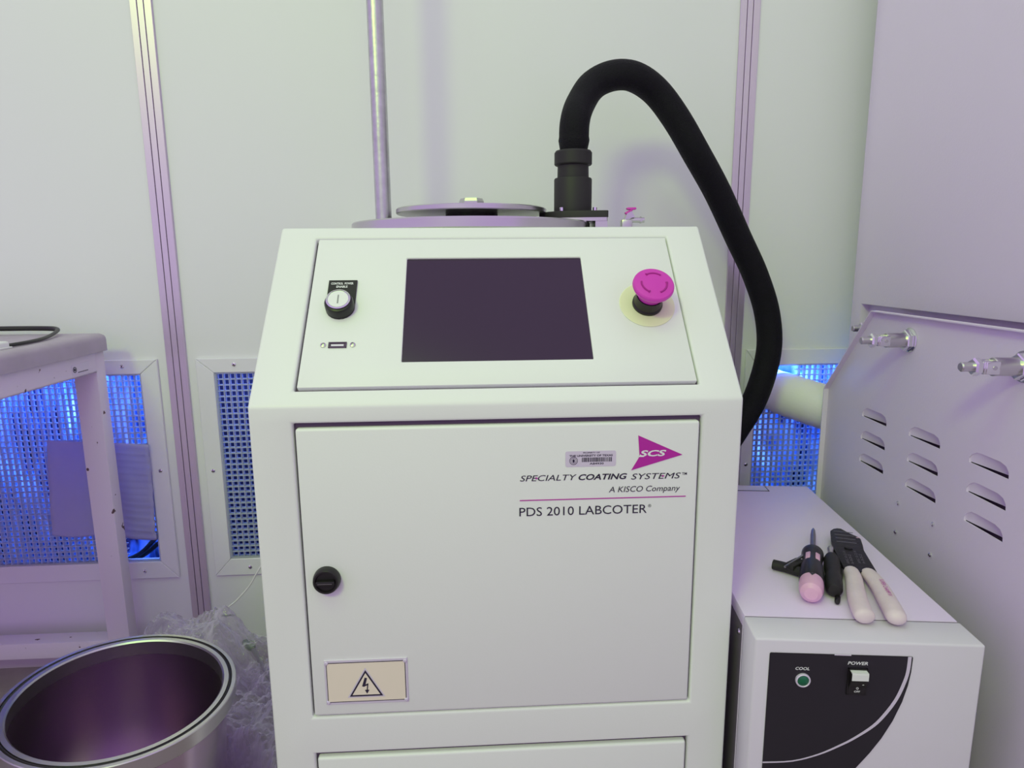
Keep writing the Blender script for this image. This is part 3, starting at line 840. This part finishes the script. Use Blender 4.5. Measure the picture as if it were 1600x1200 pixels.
# =================================================================== TOOLS ON THE CHILLER
CHX = Matrix.Translation((0.3002, 0.7444, 0)) @ Matrix.Rotation(R(-4.134), 4, 'Z')
def axis_frame(p, q):
    """matrix with +Z along p->q, origin p, in chiller space"""
    p, q = Vector(p), Vector(q)
    return TX(*p) @ (q - p).to_track_quat('Z', 'Y').to_matrix().to_4x4()

def tool(name, label, cat, p):
    w = CHX @ Vector(p)
    return thing(name, label, cat, w, R(-4.134))

# screwdriver with pink handle end: butt towards the viewer
P0, P1 = Vector((0.0956, 0.0819, 0.4480)), Vector((0.1500, 0.2230, 0.4450))
sd = tool('screwdriver', 'screwdriver with pink and black handle pointing away on the chiller', 'screwdriver', P0)
L = (P1 - P0).length
A = axis_frame((0, 0, 0), P1 - P0)
bm = B(); lathe(bm, [(0, 0.0), (0.0085, 0.0012), (0.0138, 0.006), (0.0158, 0.016), (0.0160, 0.030), (0.0158, 0.040)], 32, A); obj('handle_end', bm, 'pink', sd)
bm = B(); lathe(bm, [(0.0158, 0.0365), (0.0164, 0.039), (0.0166, 0.066), (0.0155, 0.090), (0.0138, 0.105), (0.0142, 0.120), (0.0158, 0.132), (0.0158, 0.144), (0.0120, L), (0, L)], 32, A)
for k in range(5):
    a = 90 + (k - 2) * 36
    tri = [(0.0160 * math.cos(R(a + 18 * t)), 0.0160 * math.sin(R(a + 18 * t))) for t in (-1, 0, 1)]
    v = [bm.verts.new(A @ Vector((tri[0][0] * 1.03, tri[0][1] * 1.03, 0.039))), bm.verts.new(A @ Vector((tri[1][0] * 1.03, tri[1][1] * 1.03, 0.039 - (0.012 if k == 2 else -0.001)))), bm.verts.new(A @ Vector((tri[2][0] * 1.03, tri[2][1] * 1.03, 0.039)))]
    v += [bm.verts.new(A @ Vector((tri[i][0] * 0.9, tri[i][1] * 0.9, 0.039))) for i in range(3)]
    bm.faces.new((v[0], v[1], v[2])); bm.faces.new((v[0], v[3], v[4], v[1])); bm.faces.new((v[1], v[4], v[5], v[2]))
obj('grip', bm, 'black', sd)
for s in (-1, 1):
    bm = B(); box(bm, -0.0035, 0.0035, 0, 0.0022, 0.092, 0.118, 0.001, X=A @ Matrix.Rotation(R(s * 28), 4, 'Z') @ TX(0, 0.0130, 0)); obj('pink_inlay', bm, 'pink', sd)
tip = Vector((0.1875, 0.3218, 0.4440)) - P0
A2 = axis_frame(P1 - P0 - (P1 - P0).normalized() * 0.006, tip)
LL = (tip - (P1 - P0)).length + 0.006
bm = B(); lathe(bm, [(0, 0), (0.0042, 0), (0.0042, LL * 0.72), (0.0032, LL * 0.9), (0.0010, LL), (0, LL)], 16, A2); obj('shaft', bm, 'toolsteel', sd)

# stubby black screwdriver
Q0, Q1 = Vector((0.1355, 0.1040, 0.4425)), Vector((0.1745, 0.2130, 0.4425))
sb = tool('stubby_screwdriver', 'all black stubby screwdriver lying between the pink screwdriver and the pliers', 'screwdriver', Q0)
A = axis_frame((0, 0, 0), Q1 - Q0); L = (Q1 - Q0).length
bm = B(); lathe(bm, [(0, 0), (0.0076, 0.001), (0.0110, 0.006), (0.0116, 0.020), (0.0116, 0.040), (0.0098, 0.052), (0.0110, 0.066), (0.0116, 0.085), (0.0112, 0.104), (0.0085, L), (0, L)], 28, A); obj('handle', bm, 'blackm', sb)
bm = B(); lathe(bm, [(0, L), (0.0040, L), (0.0040, L + 0.022), (0.0052, L + 0.024), (0.0052, L + 0.032), (0, L + 0.034)], 14, A); obj('shaft', bm, 'steel', sb)

# folding hex keys
K0 = Vector((0.0793, 0.1930, 0.4300))
hk = tool('hex_key_set', 'flat dark folding hex key holder at the left of the tools', 'hex keys', K0)
bm = B(); tube(bm, smooth_path([(0.002, 0.001, 0.0075), (0.016, -0.008, 0.0078), (0.032, -0.022, 0.008), (0.040, -0.030, 0.008)], 4), 0.0088, 14, 0.8, up=(0, 0, 1)); obj('holder', bm, 'blackm', hk)
bm = B(); box(bm, -0.017, 0.017, -0.008, 0.008, 0.008, 0.018, 0.003, X=TX(0.030, -0.010, 0) @ Matrix.Rotation(R(40), 4, 'Z')); obj('hinge_block', bm, 'blackm', hk)
for k in range(3):
    bm = B(); tube(bm, [(0.010 + 0.004 * k, -0.026 + 0.004 * k, 0.0165), (0.046 + 0.003 * k, 0.004 + 0.004 * k, 0.0200)], 0.0018, 6); obj('hex_key', bm, 'toolsteel', hk, smooth=20)

# thin black rod
r0, r1 = Vector((0.1335, 0.0882, 0.4340)), Vector((0.1830, 0.1950, 0.4360))
pr = tool('precision_screwdriver', 'thin dark precision screwdriver lying along the pliers', 'screwdriver', r0)
A = axis_frame((0, 0, 0), r1 - r0); L = (r1 - r0).length
bm = B(); lathe(bm, [(0, 0), (0.0030, 0.0005), (0.0036, 0.003), (0.0036, 0.017), (0.0030, 0.018), (0, 0.018)], 14, A); obj('cap', bm, 'black', pr)
bm = B(); lathe(bm, [(0, 0.018), (0.0028, 0.018), (0.0030, L * 0.75), (0.0016, L), (0, L)], 12, A); obj('barrel', bm, 'toolsteel', pr)

# crimping pliers
G0 = Vector((0.1900, 0.1600, 0.4300))
pl = tool('crimping_pliers', 'black crimping pliers with pale pinkish handles reaching over the chiller seam', 'pliers', G0)
head = [(0.2037, 0.2901), (0.2100, 0.3080), (0.2185, 0.3168), (0.2255, 0.3195), (0.2315, 0.3180), (0.2357, 0.2980), (0.2440, 0.2860), (0.2455, 0.2760), (0.2375, 0.2512), (0.2295, 0.2314), (0.2170, 0.1590), (0.2120, 0.1540), (0.2010, 0.1570), (0.1932, 0.1600), (0.1860, 0.1600), (0.1735, 0.1650), (0.1867, 0.2330), (0.1942, 0.2648)]
hq = [(x - G0.x, y - G0.y) for x, y in head]
mid = Vector((sum(p[0] for p in hq) / len(hq), sum(p[1] for p in hq) / len(hq)))
bm = B(); prism(bm, hq, 0.0125, 0.0165, 0.001); ph = obj('upper_jaw', bm, 'plier', pl)
bm = B(); prism(bm, [(mid.x + (x - mid.x) * 0.94 + 0.002, mid.y + (y - mid.y) * 0.97 - 0.001) for x, y in hq], 0.0080, 0.0122, 0.001); obj('lower_jaw', bm, 'plier', pl)
bm = B(); lathe(bm, [(0, 0.0165), (0.0062, 0.0165), (0.0060, 0.0185), (0.0030, 0.0192), (0, 0.0192)], 20); obj('pivot', bm, 'plier', pl, (0.020, 0.078, 0))
bm = B()
for k in range(4):
    box(bm, -0.0160, 0.0130, -0.0008, 0.0008, 0.0165, 0.0172, X=TX(0.028 + 0.004 * k, 0.100 + 0.014 * k, 0) @ Matrix.Rotation(R(-14), 4, 'Z'))
obj('die_ridges', bm, 'toolsteel', pl)
for sgn, words in ((0, 'Wire Stripper'), (1, 'Bolt Cutter')):
    lt = lettering('AWG 10-12-14\n16-18-20-22', 0, 0.045, 0, 0.010, 'toolsteel', pl, 0.0170)
    lt.location = (0.0045 + 0.017 * sgn, 0.020 + 0.002 * sgn, 0); lt.rotation_euler = (0, 0, R(76))
bm = B(); lathe(bm, [(0, 0.010), (0.004, 0.010), (0.004, 0.016), (0, 0.017)], 12); obj('pink_stud', bm, 'pink', pl, (0.052, 0.121, 0))
hl = [(0.1845, 0.1690), (0.1780, 0.1430), (0.1660, 0.1100), (0.1560, 0.0780), (0.1490, 0.0500), (0.1465, 0.0340)]
hr = [(0.2055, 0.1640), (0.2050, 0.1400), (0.2015, 0.1123), (0.1960, 0.0850), (0.1900, 0.0560), (0.1838, 0.0300)]
for nm, pts in (('left', hl), ('right', hr)):
    bm = B()
    pp = smooth_path([(x - G0.x, y - G0.y, 0.0125) for x, y in pts], 6)
    n_ = len(pp)
    rr = []
    for i in range(n_):
        t = i / (n_ - 1)
        r_ = 0.0105 + 0.0022 * math.sin(min(1, t * 1.3) * math.pi * 0.5)
        if t > 0.90:
            r_ *= math.sqrt(max(0.08, 1 - ((t - 0.90) / 0.10) ** 2))
        if t < 0.05:
            r_ *= 0.85 + 3 * t
        rr.append(r_)
    tube(bm, pp, rr, 18, 0.80, up=(0, 0, 1))
    hd = obj('handle', bm, 'pinkw', pl, smooth=60)
    if nm == 'right':
        lt = lettering('SUPER CHAMP IV', -0.024, 0.024, -0.0028, 0.0028, 'magenta', hd, 0.0006)
        lt.location = (0.1990 - G0.x + 0.001, 0.098 - G0.y, 0.0226); lt.rotation_euler = (0, 0, R(-101.5))

# =================================================================== EQUIPMENT CABINET AT RIGHT
ov_ = thing('equipment_cabinet', 'large white equipment cabinet with louvred side panel at the right edge', 'cabinet', (0.665, 1.3, 0), R(-1.289))
def with_hole(bm, ys, zs, hole, x0, x1, xr):
    """slab face at x=x0 (towards -x) on a y,z grid with one recessed cell"""
    V = [[bm.verts.new((x0, y, z)) for y in ys] for z in zs]
    for i in range(len(zs) - 1):
        for j in range(len(ys) - 1):
            if (i, j) == hole:
                c = [V[i][j], V[i][j + 1], V[i + 1][j + 1], V[i + 1][j]]
                q = [bm.verts.new((xr, v.co.y, v.co.z)) for v in c]
                for k in range(4):
                    bm.faces.new((c[k], c[(k + 1) % 4], q[(k + 1) % 4], q[k]))
                bm.faces.new(q)
            else:
                bm.faces.new((V[i][j], V[i][j + 1], V[i + 1][j + 1], V[i + 1][j]))
    bk = [[bm.verts.new((x1, y, z)) for y in ys] for z in zs]
    for i in range(len(zs) - 1):
        for j in range(len(ys) - 1):
            bm.faces.new((bk[i][j], bk[i][j + 1], bk[i + 1][j + 1], bk[i + 1][j]))
    nz, ny = len(zs), len(ys)
    for i in range(nz - 1):
        for j in (0, ny - 1):
            bm.faces.new((V[i][j], V[i + 1][j], bk[i + 1][j], bk[i][j]))
    for j in range(ny - 1):
        for i in (0, nz - 1):
            bm.faces.new((V[i][j], V[i][j + 1], bk[i][j + 1], bk[i][j]))
bm = B(); with_hole(bm, [-0.95, -0.93, 0.070, 0.109], [0.0, 0.04, 0.803, 2.1], (1, 1), 0.060, 0.70, 0.078)
bmesh.ops.recalc_face_normals(bm, faces=bm.faces[:])
bmesh.ops.bevel(bm, geom=[e for e in bm.edges if e.calc_face_angle(0) > R(25)], offset=0.002, segments=2, affect='EDGES', profile=0.5)
obj('body', bm, 'oven', ov_, smooth=40)

# louvred panel: plate at x 0..0.002 with bent edges, louvre slots cut through
XP = Matrix(((0, 0, 1, 0), (1, 0, 0, 0), (0, 1, 0, 0), (0, 0, 0, 1)))    # (y, z, x) -> (x, y, z)
pp = [(-0.92, 0.05), (0.053, 0.05), (0.056, 0.628), (-0.1055, 0.8022), (-0.92, 0.8022)]
bm = B(); prism(bm, pp, 0.0, 0.002, 0, XP)
plate = obj('louvred_panel', bm, 'oven', ov_, smooth=0)
LV = []
for c, (ya, yb) in enumerate(((-0.0895, -0.1745), (-0.2430, -0.3265), (-0.3935, -0.4725))):
    for r_ in range(3):
        zb = (0.6020, 0.6045, 0.6050)[c] - 0.0434 * r_
        LV.append((ya - 0.0020 * r_, yb - 0.0020 * r_, zb))
def lv_poly(ya, yb, zb, h=0.0190):
    # far end tapers, near end is rounded
    return [(yb, zb), (ya, zb), (ya, zb + 0.006), (ya - 0.004, zb + 0.012), (ya - 0.014, zb + h - 0.001), (ya - 0.024, zb + h), (yb + 0.018, zb + h), (yb + 0.007, zb + h - 0.003), (yb + 0.001, zb + h - 0.010)]
bm = B()
for ya, yb, zb in LV:
    prism(bm, lv_poly(ya, yb, zb), -0.01, 0.01, 0, XP)
cut = obj('cutter', bm, 'oven', ov_, smooth=0)
bpy.context.view_layer.update()
md = plate.modifiers.new('slots', 'BOOLEAN'); md.object = cut; md.operation = 'DIFFERENCE'; md.solver = 'EXACT'
dg = bpy.context.evaluated_depsgraph_get()
me = bpy.data.meshes.new_from_object(plate.evaluated_get(dg))
plate.modifiers.clear(); plate.data = me; me.name = 'louvred_panel'
bpy.data.objects.remove(cut)
for ya, yb, zb in LV:
    # louvre blade pressed inwards: fixed along its arched top edge, sinking towards the open lower edge
    po = lv_poly(ya, yb, zb)
    bm = B()
    arc = po[1:] + [po[0]]
    cy = (ya + yb) / 2
    rows_ = []
    for s in range(6):
        t = s / 5
        row = []
        for (y, z) in arc:
            u = (ya - y) / (ya - yb)
            dep = 0.0012 + 0.0080 * min(1, max(0, u / 0.65)) ** 1.3
            yy = y + (cy - y) * 0.05 * t
            zz = z + (zb + 0.0012 - z) * t if z > zb + 0.0012 else z
            row.append(bm.verts.new((0.001 + dep * math.sin(t * math.pi / 2), yy, zz)))
        rows_.append(row)
    for a, b in zip(rows_[:-1], rows_[1:]):
        for k in range(len(arc) - 1):
            bm.faces.new((a[k], a[k + 1], b[k + 1], b[k]))
    bmesh.ops.remove_doubles(bm, verts=bm.verts[:], dist=1e-5)
    obj('louvre', bm, 'oven', plate, smooth=70)
bm = B(); box(bm, 0.0150, 0.0165, -0.90, 0.030, 0.06, 0.70); obj('slot_shade', bm, 'gap', plate)  # dark sheet added behind the louvre slots as their inner shade
bm = B()
for (ya, za), (yb, zb) in (((-0.92, 0.8022), (-0.1055, 0.8022)), ((-0.1055, 0.8022), (0.056, 0.628)), ((0.056, 0.628), (0.053, 0.05))):
    d = Vector((yb - ya, zb - za)).normalized(); n_ = Vector((d.y, -d.x))
    prism(bm, [(ya, za), (yb, zb), (yb + n_.x * 0.002, zb + n_.y * 0.002), (ya + n_.x * 0.002, za + n_.y * 0.002)], -0.0100, 0.0, 0, XP)
obj('bent_edge', bm, 'oven', plate, smooth=0)
for y, z in ((-0.2343, 0.4828), (-0.2355, 0.4311), (-0.3308, 0.4844), (-0.3331, 0.4342)):
    bm = B(); lathe(bm, [(0, 0), (0.0036, 0), (0.0033, 0.0018), (0.0018, 0.0030), (0, 0.0032)], 14, ROTYM90); obj('screw', bm, 'chrome', plate, (0, y, z))

def latch(x, y, z):
    """spring latch pointing to -x; local z is its axis"""
    rot = (0, R(-90), 0)
    bm = B(); lathe(bm, [(0, 0), (0.0195, 0), (0.0195, 0.002), (0.0175, 0.0030), (0.0175, 0.0100), (0.0160, 0.0115), (0, 0.0115)], 6); lathe(bm, [(0, 0), (0.0205, 0), (0.0205, 0.0018), (0, 0.0018)], 32)
    lt = obj('latch', bm, 'chrome', ov_, (x, y, z), rot, 25)
    lt['label'] = 'chrome spring latch'
    bm = B(); lathe(bm, [(0, 0.0115), (0.0120, 0.0115), (0.0120, 0.0400), (0.0112, 0.0410), (0, 0.0410)], 28); obj('barrel', bm, 'steel', lt)
    bm = B(); box(bm, -0.0085, 0.0085, -0.0120, -0.0060, 0.0380, 0.0560, 0.0015); box(bm, -0.0085, 0.0085, 0.0060, 0.0120, 0.0380, 0.0560, 0.0015); box(bm, -0.0085, 0.0085, -0.0110, 0.0110, 0.0530, 0.0580, 0.0015); obj('clevis', bm, 'chrome', lt)
    bm = B(); cyl(bm, 0.0028, -0.0125, 0.0125, 14, TX(0, 0, 0.045) @ ROTX90); obj('pin', bm, 'steel', lt)
    bm = B(); lathe(bm, [(0, 0.0580), (0.0115, 0.0580), (0.0120, 0.0590), (0.0120, 0.0640), (0.0100, 0.0665), (0, 0.0665)], 6); obj('lock_nut', bm, 'chrome', lt, smooth=25)
    bm = B(); lathe(bm, [(0, 0.0665), (0.0062, 0.0665), (0.0062, 0.0795), (0.0050, 0.0810), (0, 0.0810)], 18); obj('stud', bm, 'steel', lt)
latch(0.0, -0.2200, 0.7609)
latch(0.0, -0.4740, 0.7562)
latch(0.078, -0.030, 0.762)

# white duct through the grille
bm = B()
path = smooth_path([(0.560, 1.56, 0.608), (0.594, 1.515, 0.600), (0.640, 1.458, 0.588), (0.684, 1.412, 0.576), (0.720, 1.385, 0.566), (0.741, 1.372, 0.560)], 8)
tube(bm, [(p.x - 0.594, p.y - 1.515, p.z - 0.6) for p in path], [0.0490 + 0.0006 * math.sin(i * 2.1) for i in range(len(path))], 36)
o = obj('flexible_duct', bm, 'duct', None, (0.594, 1.515, 0.6), smooth=60)
tag(o, 'white round duct running from the right wall grille to the equipment cabinet', 'duct')

# =================================================================== TABLE
TL, TR = (-0.8125, 1.3185, 0), R(3.3)
tb = thing('work_table', 'worn white metal table with grey laminate top at the left edge', 'table', TL, TR)
TZ = 0.761
bm = B(); box(bm, -1.80, 0.0, -0.78, 0.0, 0.7265, TZ, 0.0)
top_e = [e for e in bm.edges if all(v.co.z > 0.75 for v in e.verts)]
bmesh.ops.bevel(bm, geom=top_e + [e for e in bm.edges if abs(e.verts[0].co.z - e.verts[1].co.z) > 0.01], offset=0.013, segments=5, affect='EDGES', profile=0.5)
obj('table_top', bm, 'laminate', tb, smooth=50)
for lx0, ly0 in ((-0.054, -0.040), (-1.77, -0.040), (-0.054, -0.760), (-1.77, -0.760)):
    bm = B(); box(bm, lx0, lx0 + 0.045, ly0, ly0 + 0.032, 0.0, 0.7265, 0.0015); obj('leg', bm, 'tframe', tb)
bm = B(); box(bm, -0.0105, -0.0085, -0.728, -0.040, 0.6870, 0.7265); box(bm, -0.030, -0.0085, -0.728, -0.040, 0.6870, 0.6890); side = obj('side_apron', bm, 'tframe', tb)
bm = B(); box(bm, -1.725, -0.054, -0.755, -0.735, 0.6870, 0.7265); obj('front_apron', bm, 'tframe', tb)
bm = B(); box(bm, -1.725, -0.054, -0.030, -0.012, 0.6870, 0.7265); obj('back_apron', bm, 'tframe', tb)
bm = B(); box(bm, -1.725, -0.054, -0.036, 0.004, 0.070, 0.106, 0.002); obj('stretcher', bm, 'tframe', tb)
# small inventory tag on the apron (faces +x)
TAGX = Matrix(((0, 0, 1, 0), (1, 0, 0, 0), (0, 1, 0, 0), (0, 0, 0, 1)))
bm = B(); prism(bm, rrect(-0.120, -0.064, 0.6935, 0.7125, 0.003), 0.0, 0.0006, 0, TAGX)
tag_o = obj('inventory_tag', bm, 'plate', tb, (-0.0085, 0, 0), smooth=0)
bm = B(); lathe(bm, [(0.0042, 0), (0.0056, 0), (0.0056, 0.0003), (0.0042, 0.0003), (0.0042, 0)], 20, TX(0.0006, -0.1115, 0.7025) @ Matrix.Rotation(R(90), 4, 'Y')); cyl(bm, 0.0028, 0, 0.0003, 12, TX(0.0006, -0.1115, 0.7025) @ Matrix.Rotation(R(90), 4, 'Y')); obj('tag_seal', bm, 'ink', tag_o)
bm = B()
for k in range(9):
    box(bm, 0.0006, 0.0008, -0.102 + 0.0037 * k, -0.0995 + 0.0037 * k, 0.6955, 0.6972)
obj('tag_print', bm, 'ink', tag_o)

def tw(x, y, z):
    c, s = math.cos(TR), math.sin(TR)
    return (TL[0] + x * c - y * s, TL[1] + x * s + y * c, z)
bm = B()
path = smooth_path([(-0.36, -0.045, 0.0125), (-0.26, -0.036, 0.0130), (-0.180, -0.030, 0.0130), (-0.115, -0.028, 0.0125), (-0.078, -0.036, 0.0115), (-0.062, -0.062, 0.0090), (-0.048, -0.105, 0.0055), (-0.036, -0.150, 0.0040), (-0.028, -0.205, 0.0040), (-0.030, -0.245, 0.0040)], 5)
nn = len(path)
tube(bm, path, [0.0048 if i < nn * 0.42 else (0.0048 - 0.0016 * min(1, (i - nn * 0.42) / 6)) for i in range(nn)], 10)
o = obj('power_cable', bm, 'black', None, tw(0, 0, TZ), (0, 0, TR))
tag(o, 'black power cord looped on the grey table top', 'cord')
pb = thing('plug_block', 'black plug at the end of the cord by the left image edge', 'plug', tw(-0.225, -0.030, TZ), TR)
bm = B(); box(bm, -0.030, 0.018, -0.014, 0.012, 0.0, 0.020, 0.003); obj('plug_body', bm, 'black', pb)
bm = B(); lathe(bm, [(0, 0), (0.0075, 0), (0.0055, 0.016), (0, 0.016)], 14, TX(0.018, -0.002, 0.011) @ Matrix.Rotation(R(90), 4, 'Y')); obj('strain_relief', bm, 'black', pb)
wb = thing('white_adapter', 'white rounded adapter box on the edge of the grey table', 'adapter', tw(-0.046, -0.262, TZ), TR)
bm = B(); box(bm, -0.075, 0.024, -0.055, 0.012, 0.0, 0.012, 0.004, 3); obj('case', bm, 'cab', wb, smooth=50)
bm = B(); box(bm, -0.077, 0.026, -0.057, 0.014, 0.0, 0.0030, 0.001); obj('base_lip', bm, 'cab', wb)

# =================================================================== STEEL VESSEL
vs_t = thing('steel_vessel', 'open round stainless steel vessel with grooved rim in the lower left', 'vessel', (-0.5545, 0.7886, 0.010), rot=Vector((0.0864, 0.0082, 1)).to_track_quat('Z', 'Y').to_euler())
vs_t.rotation_euler = (-math.atan(0.0082), math.atan(0.0864), 0)
VH = 0.3205
bm = B(); lathe(bm, [(0.0, 0.002), (0.110, 0.002), (0.126, 0.006), (0.1295, 0.016), (0.1295, VH - 0.0225), (0.1245, VH - 0.0225), (0.1245, 0.034), (0.121, 0.018), (0.110, 0.009), (0.0, 0.006)], 96); obj('body', bm, 'steeld', vs_t, smooth=45)
bm = B(); lathe(bm, [(0.1242, VH - 0.022), (0.1405, VH - 0.022), (0.1420, VH - 0.020), (0.1420, VH - 0.001), (0.1410, VH), (0.1365, VH), (0.1362, VH - 0.003), (0.1322, VH - 0.003), (0.1318, VH), (0.1262, VH), (0.1242, VH - 0.002), (0.1242, VH - 0.022)], 120); obj('rim', bm, 'steel', vs_t, smooth=30)
bm = B(); lathe(bm, [(0.1325, VH - 0.0035), (0.1359, VH - 0.0035), (0.1359, VH - 0.0012), (0.1342, VH - 0.0004), (0.1325, VH - 0.0012), (0.1325, VH - 0.0035)], 120); obj('gasket', bm, 'black', vs_t)
bm = B(); lathe(bm, [(0, 0), (0.0045, 0), (0.004, 0.0018), (0, 0.0025)], 16, ROTX90); obj('rivet', bm, 'steel', vs_t, (0.02, 0.1228, 0.150))

# =================================================================== BUBBLE WRAP AND BITS ON THE FLOOR
def sstep(a, b, x):
    t = max(0, min(1, (x - a) / (b - a)))
    return t * t * (3 - 2 * t)
def wrap_layer(bm, seed, lift, amp):
    nx, ny = 118, 170
    x0, x1, y0, y1 = -0.745, -0.335, 0.76, 1.33
    g = {}
    for i in range(nx + 1):
        for k in range(ny + 1):
            x = x0 + (x1 - x0) * i / nx; y = y0 + (y1 - y0) * k / ny
            xr = -0.328 - 0.054 * (y - 0.77)
            dv = math.hypot(x + 0.548, y - 0.789) - 0.158
            if dv < 0 or x > xr:
                continue
            e = min(sstep(0.0, 0.05, dv), sstep(-0.006, 0.03, xr - x + 0.004), sstep(0, 0.06, y1 - y), sstep(0, 0.03, y - y0), sstep(0, 0.05, x - x0 + 0.07 * noise.noise(Vector((y * 6, seed, 0)))))
            ridge = sstep(0.98, 1.12, y) * (1 - sstep(1.165, 1.255, y))
            pk = 0.225 - 0.065 * sstep(-0.56, -0.49, x) - 0.045 * sstep(-0.49, -0.40, x) - 0.03 * sstep(-0.66, -0.72, x)
            fr = 0.135 * (1 - sstep(1.06, 1.22, y))
            h = max(pk * ridge, fr)
            q = Vector((x * 9 + seed, y * 9, seed))
            cr = noise.noise(q) * 0.028 + abs(noise.noise(q * 2.6)) * 0.034 - abs(noise.noise(q * 5.5)) * 0.012 - 0.004
            bx_ = (x + (0.006 if int(math.floor(y / 0.0105)) % 2 else 0)) / 0.012
            fx, fy = bx_ - math.floor(bx_) - 0.5, y / 0.0105 - math.floor(y / 0.0105) - 0.5
            bub = 0.0042 * max(0, 1 - 5.0 * (fx * fx + fy * fy))
            z = max(0.003, e * (h + cr * amp + lift) + bub * e)
            g[i, k] = bm.verts.new((x + 0.010 * noise.noise(q * 1.7 + Vector((3, 3, 3))) * e * 0.6, y + 0.012 * noise.noise(q * 1.7) * e * 0.6, z))
    for i in range(nx):
        for k in range(ny):
            c = [(i, k), (i + 1, k), (i + 1, k + 1), (i, k + 1)]
            if all(q in g for q in c):
                bm.faces.new([g[q] for q in c])
wr = thing('bubble_wrap', 'crumpled clear bubble wrap heaped on the floor behind the steel vessel', 'bubble wrap', (0, 0, 0))
bm = B(); wrap_layer(bm, 1.7, 0.0, 1.0); obj('wrap_sheet', bm, 'wrap', wr, smooth=50)
bm = B(); wrap_layer(bm, 9.2, -0.035, 0.9); obj('wrap_sheet', bm, 'wrap', wr, smooth=50)

def wire(name, label, cat, pts, r, m):
    p0 = Vector(pts[0])
    bm = B(); tube(bm, smooth_path([Vector(p) - p0 for p in pts], 6), r, 8)
    return tag(obj(name, bm, m, None, p0), label, cat)
wire('white_cable', 'thin white cord hanging from behind the machine to the bubble wrap', 'cable', [(-0.470, 1.225, 0.350), (-0.506, 1.216, 0.297), (-0.527, 1.215, 0.263), (-0.554, 1.213, 0.233), (-0.574, 1.211, 0.215), (-0.579, 1.210, 0.190)], 0.0018, 'cord')
wire('cable_tie', 'short dark green tie lying across the top of the bubble wrap', 'tie', [(-0.588, 1.211, 0.201), (-0.575, 1.209, 0.2025), (-0.559, 1.213, 0.2015)], 0.0022, 'gtie')
wire('white_cable', 'white cord running low along the wall beside the machine', 'cable', [(-0.560, 1.263, 0.128), (-0.540, 1.265, 0.122), (-0.500, 1.267, 0.114), (-0.440, 1.270, 0.100)], 0.003, 'cord')
gr = thing('green_tipped_rod', 'grey rod with a dark green tip leaning beside the machine', 'rod', (-0.532, 1.190, 0.150))
bm = B(); tube(bm, [(0.012, -0.004, -0.003), (0.10, -0.10, -0.045)], 0.0045, 10); obj('shaft', bm, 'toolsteel', gr)
bm = B(); tube(bm, smooth_path([(-0.008, 0.004, 0.004), (0.004, 0.0, 0.001), (0.016, -0.008, -0.004)], 3), [0.004, 0.006, 0.008, 0.009, 0.009, 0.008, 0.006], 10); obj('tip', bm, 'gtie', gr)
